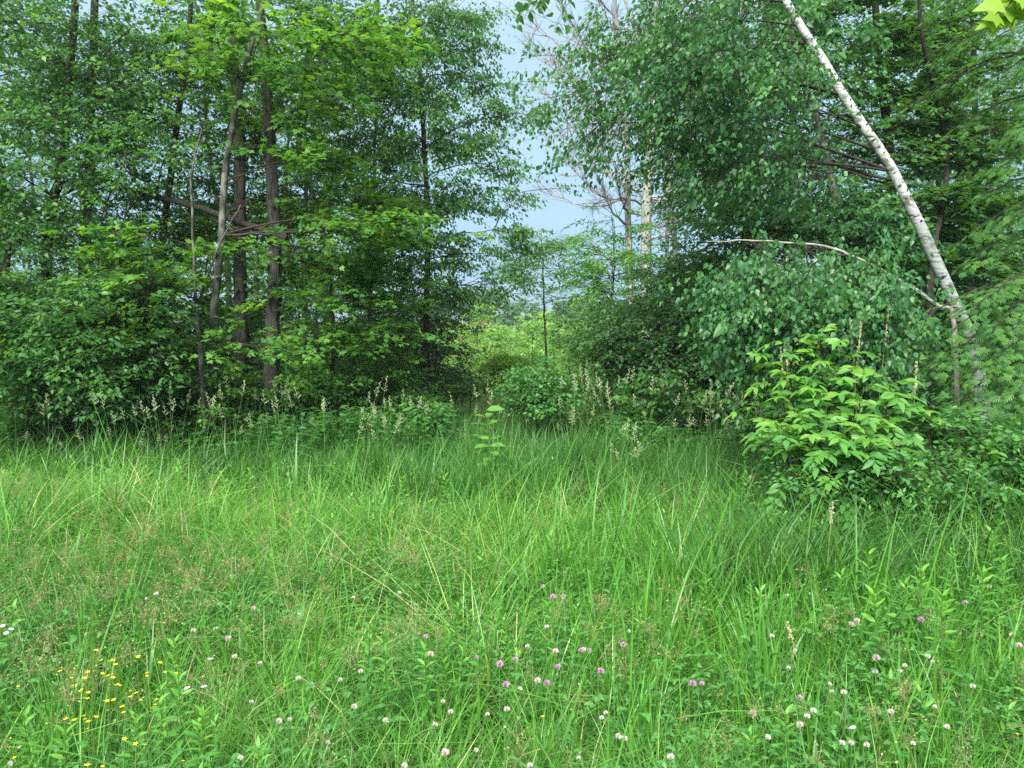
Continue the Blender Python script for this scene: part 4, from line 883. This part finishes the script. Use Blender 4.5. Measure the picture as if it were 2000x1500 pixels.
def gn_scatter(name, label, cat, meshes, pts, rot, scl, idx, iv, kind='stuff', real=True):
    lib = bpy.data.collections.new(name + '_kinds')
    for k, me in enumerate(meshes):
        o = bpy.data.objects.new('%s_kind_%02d' % (name, k), me); lib.objects.link(o)
    me = bpy.data.meshes.new(name); me.vertices.add(len(pts)); me.vertices.foreach_set('co', np.asarray(pts, np.float32).ravel())
    a = me.attributes.new('rot', 'FLOAT_VECTOR', 'POINT'); a.data.foreach_set('vector', np.asarray(rot, np.float32).ravel())
    a = me.attributes.new('scl', 'FLOAT', 'POINT'); a.data.foreach_set('value', np.asarray(scl, np.float32))
    a = me.attributes.new('idx', 'INT', 'POINT'); a.data.foreach_set('value', np.asarray(idx, np.int32))
    a = me.attributes.new('iv', 'FLOAT', 'POINT'); a.data.foreach_set('value', np.asarray(iv, np.float32))
    ob = link(name, me, kind=kind); ob['label'] = label; ob['category'] = cat
    ng = bpy.data.node_groups.new(name, 'GeometryNodeTree')
    ng.interface.new_socket('Geometry', in_out='INPUT', socket_type='NodeSocketGeometry'); ng.interface.new_socket('Geometry', in_out='OUTPUT', socket_type='NodeSocketGeometry')
    N = ng.nodes.new; gi, go = N('NodeGroupInput'), N('NodeGroupOutput'); ip = N('GeometryNodeInstanceOnPoints'); ci = N('GeometryNodeCollectionInfo')
    ci.inputs['Collection'].default_value = lib; ci.inputs['Separate Children'].default_value = True; ci.inputs['Reset Children'].default_value = True
    def na(nm, t):
        q = N('GeometryNodeInputNamedAttribute'); q.data_type = t; q.inputs['Name'].default_value = nm; return q.outputs['Attribute']
    e2r = N('FunctionNodeEulerToRotation')
    lk = ng.links.new
    lk(gi.outputs[0], ip.inputs['Points']); lk(ci.outputs[0], ip.inputs['Instance']); ip.inputs['Pick Instance'].default_value = True
    lk(na('idx', 'INT'), ip.inputs['Instance Index']); lk(na('rot', 'FLOAT_VECTOR'), e2r.inputs[0]); lk(e2r.outputs[0], ip.inputs['Rotation']); lk(na('scl', 'FLOAT'), ip.inputs['Scale'])
    if real:
        rl = N('GeometryNodeRealizeInstances'); lk(ip.outputs[0], rl.inputs[0]); lk(rl.outputs[0], go.inputs[0])
    else: lk(ip.outputs[0], go.inputs[0])
    md = ob.modifiers.new('scatter', 'NODES'); md.node_group = ng
    return ob
RS = np.random.default_rng(77)
def vnoise(x, y, s, o=0.0):
    return .5 + .25 * (np.sin(x * s + 1.7 + o) * np.cos(y * s * 1.1 - .6 + o * 2) + np.sin(x * s * 2.3 - y * s * 1.7 + o * 3) * .7 + np.sin(x * s * .6 + y * s * 3.1 + o) * .3)
def field_points(dens, y0, y1, wide=.74, pad=.7, keep=None, falloff=0.0):
    n = int(dens * (wide * (y0 + y1) + 2 * pad) * (y1 - y0)); Y = RS.uniform(y0, y1, n * 2); hw = wide * Y + pad; mx_ = wide * y1 + pad
    ok = RS.random(n * 2) < hw / mx_ * np.minimum(1, (y0 / Y) ** falloff); X = RS.uniform(-1, 1, n * 2) * hw
    X, Y = X[ok], Y[ok]
    if keep is not None:
        m = keep(X, Y); X, Y = X[m], Y[m]
    return X, Y
def scatter(name, label, cat, meshes, X, Y, s0=.75, s1=1.25, tilt=.12, hscale=None, tone=None, real=True):
    n = len(X); P = np.stack([X, Y, gz(X, Y)], -1)
    rot = np.stack([RS.normal(0, tilt, n), RS.normal(0, tilt, n), RS.uniform(0, 6.28, n)], -1)
    s = RS.uniform(s0, s1, n) * (1 if hscale is None else hscale(X, Y))
    iv = RS.uniform(-.5, .5, n) + (0 if tone is None else tone(X, Y))
    return gn_scatter(name, label, cat, meshes, P, rot, s, RS.integers(0, len(meshes), n), iv, real=real)
reed_zone = lambda X, Y: np.exp(-(((X - .95) / .75) ** 2 + ((Y - 4.0) / 1.3) ** 2)) + .8 * np.exp(-(((X + 1.75) / .28) ** 2 + ((Y - 3.0) / .45) ** 2)) + .55 * np.exp(-(((X - 2.2) / .7) ** 2 + ((Y - 3.2) / .9) ** 2))
dull_zone = lambda X, Y: np.exp(-(((X + 2.2) / .9) ** 2 + ((Y - 4.0) / .9) ** 2))
pale_zone = lambda X, Y: np.exp(-(((X + .9) / 1.3) ** 2 + ((Y - 5.2) / .6) ** 2))
# 1 fine meadow grass
X, Y = field_points(92, 1.2, 7.8, falloff=.7, keep=lambda X, Y: RS.random(len(X)) > np.clip((Y - 5.4 - .8 * pale_zone(X, Y) + .25 * X) / 1.5, 0, .92))
scatter('meadow_grass', 'fine bright green meadow grass covering the foreground', 'grass', [k_fine(300 + k, arch=(.45, .75, 1.0, .7)[k % 4], h=(.34, .30, .28, .36)[k % 4]) for k in range(8)], X, Y, .6, 1.2,
        hscale=lambda X, Y: (.72 + .55 * vnoise(X, Y, 2.1)) * np.interp(Y, [1.2, 2.5, 4.5, 6, 8], [.6, .75, .9, 1.1, 1.2]) * (1 + .25 * pale_zone(X, Y)), tone=lambda X, Y: .7 * pale_zone(X, Y) - .5 * dull_zone(X, Y) + 1.2 * (vnoise(X, Y, .9, 3) - .5))
# 2 broad upright blades
X, Y = field_points(95, 1.6, 8.5, keep=lambda X, Y: RS.random(len(X)) < np.clip(.02 + reed_zone(X, Y) * 1.2 * (Y < 6.3), 0, 1))
scatter('reed_grass', 'broad-bladed upright grass in the centre right of the meadow', 'grass', [k_wide(320 + k) for k in range(6)], X, Y, .7, 1.25, hscale=lambda X, Y: np.interp(Y, [1.6, 3, 5, 8], [.65, .8, 1.0, 1.2]))
X, Y = field_points(15, 2.0, 7.6, keep=lambda X, Y: RS.random(len(X)) < np.clip(.45 + .9 * pale_zone(X, Y) - .8 * reed_zone(X, Y) - np.clip((Y - 6.0) / 1.0, 0, .7), 0, 1))
scatter('grass_tussocks', 'soft arching grass tussocks through the middle of the meadow', 'grass', [k_tuss(330 + k) for k in range(5)], X, Y, .75, 1.25, tilt=.2,
        hscale=lambda X, Y: np.interp(Y, [2, 4.5, 8], [.7, 1.0, 1.2]), tone=lambda X, Y: .9 * pale_zone(X, Y) - .5 * dull_zone(X, Y) + 1.2 * (vnoise(X, Y, .9, 3) - .5))
# 3 taller darker grass towards the trees
X, Y = field_points(36, 5.2, 12.0, keep=lambda X, Y: (RS.random(len(X)) < np.clip((Y - 5.2 - 1.2 * vnoise(X, Y, 1.1) - .9 * pale_zone(X, Y) + .35 * X) / 1.6, 0, 1)) & ~((np.abs(X) < .07 * Y) & (Y > 10.8)))
scatter('tall_grass', 'taller deep green grass along the foot of the trees', 'grass', [k_tall(340 + k) for k in range(6)], X, Y, .75, 1.25, hscale=lambda X, Y: .75 + .5 * vnoise(X, Y, 1.4, 2))
X, Y = field_points(60, 4.1, 5.6, keep=lambda X, Y: (X > .26 * Y) & (X < .72 * Y))
scatter('bush_foot_grass', 'long green grass growing up around the foot of the bushes at right', 'grass', [k_tall(350 + k, h=.5) for k in range(4)], X, Y, .7, 1.2)
# 4 clover leaves, sedges, herbs
X, Y = field_points(46, 1.2, 5.2, keep=lambda X, Y: RS.random(len(X)) < np.clip(vnoise(X, Y, 1.7, 4) * 1.6 - .45, 0, 1))
scatter('clover_patch', 'low clover leaves between the grass blades', 'clover', [k_clover(360 + k) for k in range(4)], X, Y, .8, 1.3)
X, Y = field_points(26, 1.6, 6.5, keep=lambda X, Y: RS.random(len(X)) < np.clip(.10 + dull_zone(X, Y) + .3 * (vnoise(X, Y, 1.3, 7) > .62), 0, 1))
scatter('brown_sedge', 'brownish sedge seed heads among the meadow grass', 'sedge', [k_sedge(380 + k) for k in range(4)], X, Y, .7, 1.1)
X, Y = field_points(24, 1.5, 7.5, keep=lambda X, Y: RS.random(len(X)) < np.clip(vnoise(X, Y, 1.1, 9) * 1.4 - .45 + .2 * (X > 2.0), 0, 1))
scatter('meadow_herbs', 'narrow-leaved green herbs dotted through the meadow', 'herbs', [k_herb(400 + k, h=(.34, .42, .3, .48)[k]) for k in range(4)], X, Y, .6, 1.05)
X, Y = field_points(34, 4.5, 6.4, keep=lambda X, Y: (X > .30 * Y) & (RS.random(len(X)) < np.clip((X / Y - .28) * 4, 0, 1)))
scatter('tall_herbs', 'knee-high leafy herbs and weeds around the bushes at right', 'herbs', [k_herb(410 + k, h=(.5, .62, .45, .7)[k], n=44, l0=.08, mat='leaf_low') for k in range(4)], X, Y, .7, 1.15, tilt=.18)
X, Y = field_points(6, 8.8, 15, keep=lambda X, Y: (X < -.10 * Y) | (X > .13 * Y))
scatter('undergrowth', 'dark leafy undergrowth beneath the trees', 'undergrowth', [k_under(420 + k) for k in range(3)], X, Y, .7, 1.25, real=False)
X, Y = field_points(1.0, 10.5, 70, wide=.3, pad=1.5)
scatter('field_grass', 'pale rough grass of the clearing beyond the gap', 'grass', [k_field(430 + k) for k in range(3)], X, Y, .7, 1.2)

# ---- flowers ---------------------------------------------------------
def on_ground(px, py, h):
    """Point of height h above the meadow seen at a photo pixel."""
    d = 3.0
    for _ in range(30):
        p = at(px, py, d); z = h + float(gz(p[0], d)); v = (CAM_H - p[2]) / d
        d = (CAM_H - z) / max(v, 1e-3)
    return at(px, py, d)
def head_mesh(seed, mat, r, flatten=.85):
    rng = np.random.default_rng(seed); g = Geo(); n = 60
    k = np.arange(n) + .5; ph = np.arccos(1 - 1.75 * k / n); th = np.pi * (1 + 5 ** .5) * k
    d = np.stack([np.cos(th) * np.sin(ph), np.sin(th) * np.sin(ph), np.cos(ph) * flatten], -1)
    place(g, 'lance', d * r * .25, d + UP * .25, np.cross(d, UP) + rng.normal(0, .2, (n, 3)), r * rng.uniform(.7, .95, n), np.clip(rng.normal(.5, .3, n), 0, 1))
    return g.mesh('flower_head', mat)
def disc_mesh(mat, r, n, cup, w=.9):
    g = Geo()
    for k in range(n):
        a = k * 2 * math.pi / n; d = np.array([[math.cos(a), math.sin(a), cup]])
        place(g, 'birch' if n < 8 else 'lance', np.zeros((1, 3)), d, np.array([[0, 0, 1.0]]), np.array([r]), np.array([.5]))
    return g.mesh('petals', mat)
def stem_mesh(seed, r=.0013):
    rng = np.random.default_rng(seed); g = Geo()
    tubes(g, smooth_path([(0, 0, 0), (rng.normal(0, .02), rng.normal(0, .02), .5), (0, 0, 1)], 6)[None], np.full((1, 6), 1.0) * r, 5, 0)
    m = g.mesh('stem', M['green_stem']); return m
STEMS = [stem_mesh(500 + k) for k in range(4)]
CORE = {}
def flower(name, label, group, headm, px, py, h, seed, s=1.0, extra=None, cat='flower'):
    rng = random.Random(seed); p = on_ground(px, py, h); b = Vector((p[0] + rng.uniform(-.03, .03), p[1] + rng.uniform(-.02, .03), float(gz(p[0], p[1]))))
    root = empty(name, b, label, cat, group)
    hd = link('flower_head', headm, root); hd.location = Vector(p) - b; hd.scale = (s, s, s); hd.rotation_euler = (rng.uniform(-.3, .3), rng.uniform(-.3, .3), rng.uniform(0, 6))
    if extra: e = link('flower_centre', extra, hd)
    st = link('stem', STEMS[seed % 4], root)
    v = hd.location; st.matrix_local = Matrix(((1, 0, v.x, 0), (0, 1, v.y, 0), (0, 0, v.z, 0), (0, 0, 0, 1)))
Hw = [head_mesh(510 + k, M['petal_white'], .0125) for k in range(3)]; Hp = [head_mesh(520 + k, M['petal_pink'], .0125) for k in range(2)]; Hu = [head_mesh(530 + k, M['petal_purple'], .0155, 1.0) for k in range(2)]
WHITE = [(285,1170),(305,1160),(378,1231),(421,1228),(458,1282),(508,1295),(585,1200),(690,1167),(780,1158),(583,1325),(609,1337),(705,1311),(665,1328),(491,1371),(566,1405),(545,1408),(692,1380),(753,1407),(880,1390),(850,1415),(865,1370),(952,1395),(990,1385),
 (1078,1222),(1068,1224),(1228,1233),(1016,1345),(1175,1402),(1183,1392),(1208,1438),(1220,1442),(1508,1242),(1537,1163),(1583,1160),(1553,1270),(1540,1304),(1710,1312),(1812,1282),(1822,1293),(1767,1300),(1757,1310),(1621,1336),(1625,1350),(1648,1352),(1589,1388),(1577,1399),(1645,1451),(1663,1451),(1783,1452),(1826,1380),(1976,1240),(1913,1130),(1693,1455),
 (1035,1495),(790,1495),(470,1480),(930,1465),(1310,1478),(1140,1268),(1030,1262),(340,1405),(20,1492),(640,1450),(1130,1480),(1740,1390),(1900,1340),(1850,1420),(1500,1440)]
PINK = [(446,1247),(1050,1329),(1471,1393),(1663,1219),(1674,1212),(1562,1415),(1932,1146),(1990,1260),(842,1277),(495,1188),(1085,1272),(870,1470)]
PURPLE = [(1104,1119),(1090,1302),(1217,1259),(1174,1311),(1151,1270),(1135,1270),(988,1337),(977,1297),(930,1284),(1007,1288),(1068,1334),(1353,1335),(1371,1335),(1562,1363),(1712,1285),(1799,1210),(1885,1176),(1060,1145),(1100,1165),(1080,1165),(832,1243)]
for k, (x, y) in enumerate(WHITE):
    h = .30 + .10 * ((k * 37) % 10) / 10; flower('white_clover', 'small white clover flower head among the meadow grass', 'white clover flowers', Hw[k % 3], x, y, h, 600 + k, .62 + .3 * ((k * 13) % 7) / 7)
for k, (x, y) in enumerate(PINK):
    flower('pink_clover', 'small dusty pink clover flower head among the meadow grass', 'pink clover flowers', Hp[k % 2], x, y, .36, 700 + k, 1.0)
for k, (x, y) in enumerate(PURPLE):
    flower('purple_clover', 'round purple clover flower head among the meadow grass', 'purple clover flowers', Hu[k % 2], x, y, .40, 800 + k, .6 + .4 * ((k * 5) % 4) / 4)
BUT = disc_mesh(M['petal_yellow'], .0125, 5, .35); BUTC = head_mesh(540, M['petal_yellow'], .004)
rb = random.Random(4)
bl = [(145,1407),(172,1410),(170,1424),(28,1480),(170,1495),(200,1497),(357,1487),(265,1453),(282,1455),(1060,1400),(1987,1434),(303,1376),(35,1341),(198,1290),(220,1290),(226,1298),(172,1313),(200,1316),(219,1317),(287,1315)]
bl += [(min(370, max(20, rb.gauss(205, 75))), min(1480, max(1270, rb.gauss(1350, 42)))) for _ in range(42)]
for k, (x, y) in enumerate(bl):
    flower('buttercup', 'small yellow buttercup in the grass', 'yellow buttercups', BUT, x, y, .30 + .10 * rb.random(), 900 + k, .55 + .45 * rb.random(), BUTC)
DAI = disc_mesh(M['daisy_white'], .017, 13, .05)
for k, (x, y) in enumerate([(5,1222),(22,1228),(12,1236),(411,1286),(398,1340),(365,1343),(1665,1420)]):
    flower('daisy', 'little white daisy ' + ('at the left edge, farthest left', 'at the left edge, farthest right of three', 'at the left edge, lowest of three', 'alone behind the buttercup patch', 'right of the buttercup patch, right one of two', 'right of the buttercup patch, left one of two', 'alone in the clover at lower right')[k], 'white daisies', DAI, x, y, .36, 1000 + k, .72, BUTC)

# ---- seed stalks -----------------------------------------------------
def seed_stalk(seed, h, spike=False, mat='seed_cream'):
    rng = np.random.default_rng(seed); gs, gh = Geo(), Geo()
    lean = rng.uniform(-.14, .14, 2)
    path = smooth_path([(0, 0, -.02), (lean[0] * .3 * h, lean[1] * .3 * h, h * .5), (lean[0] * h, lean[1] * h, h)], 10)
    tubes(gs, path[None], np.linspace(.0024, .0012, 10)[None], 4, 0)
    if spike:
        m = 90; f = rng.uniform(.80, 1.0, m); rr = .008
    else:
        m = 44; f = .84 + .16 * rng.random(m); rr = .0
    k = f * 9; i = np.minimum(k.astype(int), 8); p = path[i] + (path[i + 1] - path[i]) * (k - i)[:, None]
    az = rng.uniform(0, 6.28, m)
    if spike: o = np.stack([np.cos(az), np.sin(az), 0 * az], -1) * rr * rng.random((m, 1)); sz = rng.uniform(.012, .018, m)
    else:
        tier = np.round((f - .84) / .16 * 7) / 7; az = tier * 25 + rng.normal(0, .7, m)
        ln = (.030 * (1 - tier) ** .8 + .006) * rng.random(m); o = np.stack([np.cos(az) * ln, np.sin(az) * ln, ln * .8], -1); sz = rng.uniform(.009, .0145, m)
        tubes(gh, np.stack([p, p + o], 1), np.full((m, 2), .0007), 3, 0)
    place(gh, 'diamond', p + o, o + UP * .03 + rng.normal(0, .006, (m, 3)), rng.normal(0, 1, (m, 3)), sz, rng.random(m), 0)
    return gs.mesh('stem', M['green_stem'] if not spike else M['straw']), gh.mesh('seed_head', M[mat])
SK = [seed_stalk(1100 + k, 1.0) for k in range(7)]; SPK = [seed_stalk(1120 + k, 1.0, True, 'straw') for k in range(3)]
def stalk(kind, name, label, group, px, py, d, rz, tilt=0.0):
    top = at(px, py, d); b = np.array([top[0], d, float(gz(top[0], d))]); h = top[2] - b[2]
    root = empty(name, b, label, 'grass stalk', group); root.rotation_euler = (0, tilt, rz); s = max(.25, h); root.scale = (1.0, 1.0, s)
    link('stem', kind[0], root); link('seed_head', kind[1], root)
rs = random.Random(31)
spans = [(0,330,745,870,62,7.8,9.4),(330,560,725,830,44,8.4,9.8),(560,800,735,830,34,8.0,9.8),(800,960,740,800,9,8.8,9.8),(1090,1330,715,830,36,8.2,9.8),(1330,1560,715,820,40,7.4,9.2),(700,800,800,860,6,7.2,8.0),(1180,1300,810,890,8,6.6,7.6)]
n = 0
names = ['left of the rough trunk', 'about the rough trunk', 'right of the rough trunk', 'at the foot of the narrow tree', 'right of the gap', 'before the ash saplings', 'in the grass left of the weeds', 'in the grass right of the weeds']
for (x0, x1, y0, y1, m, d0, d1), wh in zip(spans, names):
    for k in range(m):
        stalk(SK[rs.randrange(7)], 'seed_stalk', 'tall grass stalk with a pale cream seed head ' + wh, 'pale seed stalks ' + wh, rs.uniform(x0, x1), rs.uniform(y0, y1), rs.uniform(d0, d1), rs.uniform(0, 6.28), rs.gauss(0, .13)); n += 1
for k, (x, y, d) in enumerate([(1664,632,5.9),(1690,622,6.0),(1714,600,6.2),(1537,672,6.0),(1552,680,6.0),(1785,708,5.8)]):
    stalk(SPK[k % 3], 'spike_stalk', 'thin straw-coloured grass spike rising above the ash saplings, ' + ('third from the left', 'fourth from the left', 'fifth from the left', 'leftmost', 'second from the left', 'rightmost')[k], 'grass spikes above the ash saplings', x, y, d, rs.uniform(0, 6.28))
stalk(SPK[0], 'spike_stalk', 'tan dry grass spike standing alone before the low bush', None, 1617, 975, 4.3, 2.0)
stalk(SPK[1], 'spike_stalk', 'short dry grass spike in the broad-bladed grass near the clovers', None, 1572, 1205, 3.2, 1.0)

# ---- goldenrod plants ------------------------------------------------
GK = []
for k in range(3):
    rng = np.random.default_rng(1200 + k); gs, gl = Geo(), Geo(); h = .5
    tubes(gs, smooth_path([(0, 0, -.03), (.012, 0, h * .5), (0, 0, h)], 8)[None], np.linspace(.0034, .0018, 8)[None], 5, 0); stalk_leaves(gl, rng, h, 60, .085, start=.08)
    GK.append((gs.mesh('stem', M['green_stem']), gl.mesh('leaves', M['herb'])))
def goldenrod(px, py, h, k, label, group):
    p = on_ground(px, py, h); b = (p[0], p[1], float(gz(p[0], p[1]))); root = empty('goldenrod_plant', b, label, 'plant', group); s = h / .5; root.scale = (s, s, s); root.rotation_euler = (rs.uniform(-.08, .08), rs.uniform(-.08, .08), rs.uniform(0, 6))
    link('stem', GK[k % 3][0], root); link('leaves', GK[k % 3][1], root, 'stuff')
goldenrod(356, 1320, .46, 0, 'upright narrow-leaved goldenrod plant beside the buttercup patch', None)
goldenrod(398, 1400, .40, 1, 'shorter goldenrod plant next to the one by the buttercups', None)
ORD = ['first', 'second', 'third', 'fourth', 'fifth', 'sixth', 'seventh', 'eighth', 'ninth', 'tenth']
for k, (x, y) in enumerate(sorted([(1800,1112),(1830,1165),(1860,1080),(1770,1135),(1975,1100),(1905,1115),(1730,1160),(1945,1040),(1700,1090),(1640,1120)])):
    goldenrod(x, y, .50 + .03 * (k % 3), k, 'goldenrod plant before the dull bush at right, %s from the left of its row' % ORD[k], 'goldenrod plants in front of the dull bush')
for k, (x, y) in enumerate(sorted([(120,1430),(250,1410),(60,1390),(500,1460),(530,1090),(760,930),(940,1250),(1480,1440),(1540,1390),(330,1260)])):
    goldenrod(x, y, .40, k + 1, 'goldenrod plant in the open meadow grass, %s counting from the left' % ORD[k], 'goldenrod plants in the open meadow')

# ---- air -------------------------------------------------------------
def haze_box():
    me = bpy.data.meshes.new('haze'); x0, x1, y0, y1, z0, z1 = -930, 930, -920, 945, -1.2, 13.5
    v = [(x, y, z) for z in (z0, z1) for y in (y0, y1) for x in (x0, x1)]
    me.from_pydata(v, [], [(0,2,3,1),(4,5,7,6),(0,1,5,4),(2,6,7,3),(0,4,6,2),(1,3,7,5)]); me.update()
    m, n_, o = newmat('haze'); pv = n_.nodes.new('ShaderNodeVolumePrincipled'); pv.inputs['Density'].default_value = HAZE; pv.inputs['Color'].default_value = (.9, .95, 1, 1)
    n_.links.new(pv.outputs[0], o.inputs['Volume']); me.materials.append(m)
    ob = link('haze', me, kind='stuff'); ob['label'] = 'thin pale summer haze in the air over the meadow'; ob['category'] = 'haze'
HAZE = .0006
haze_box()
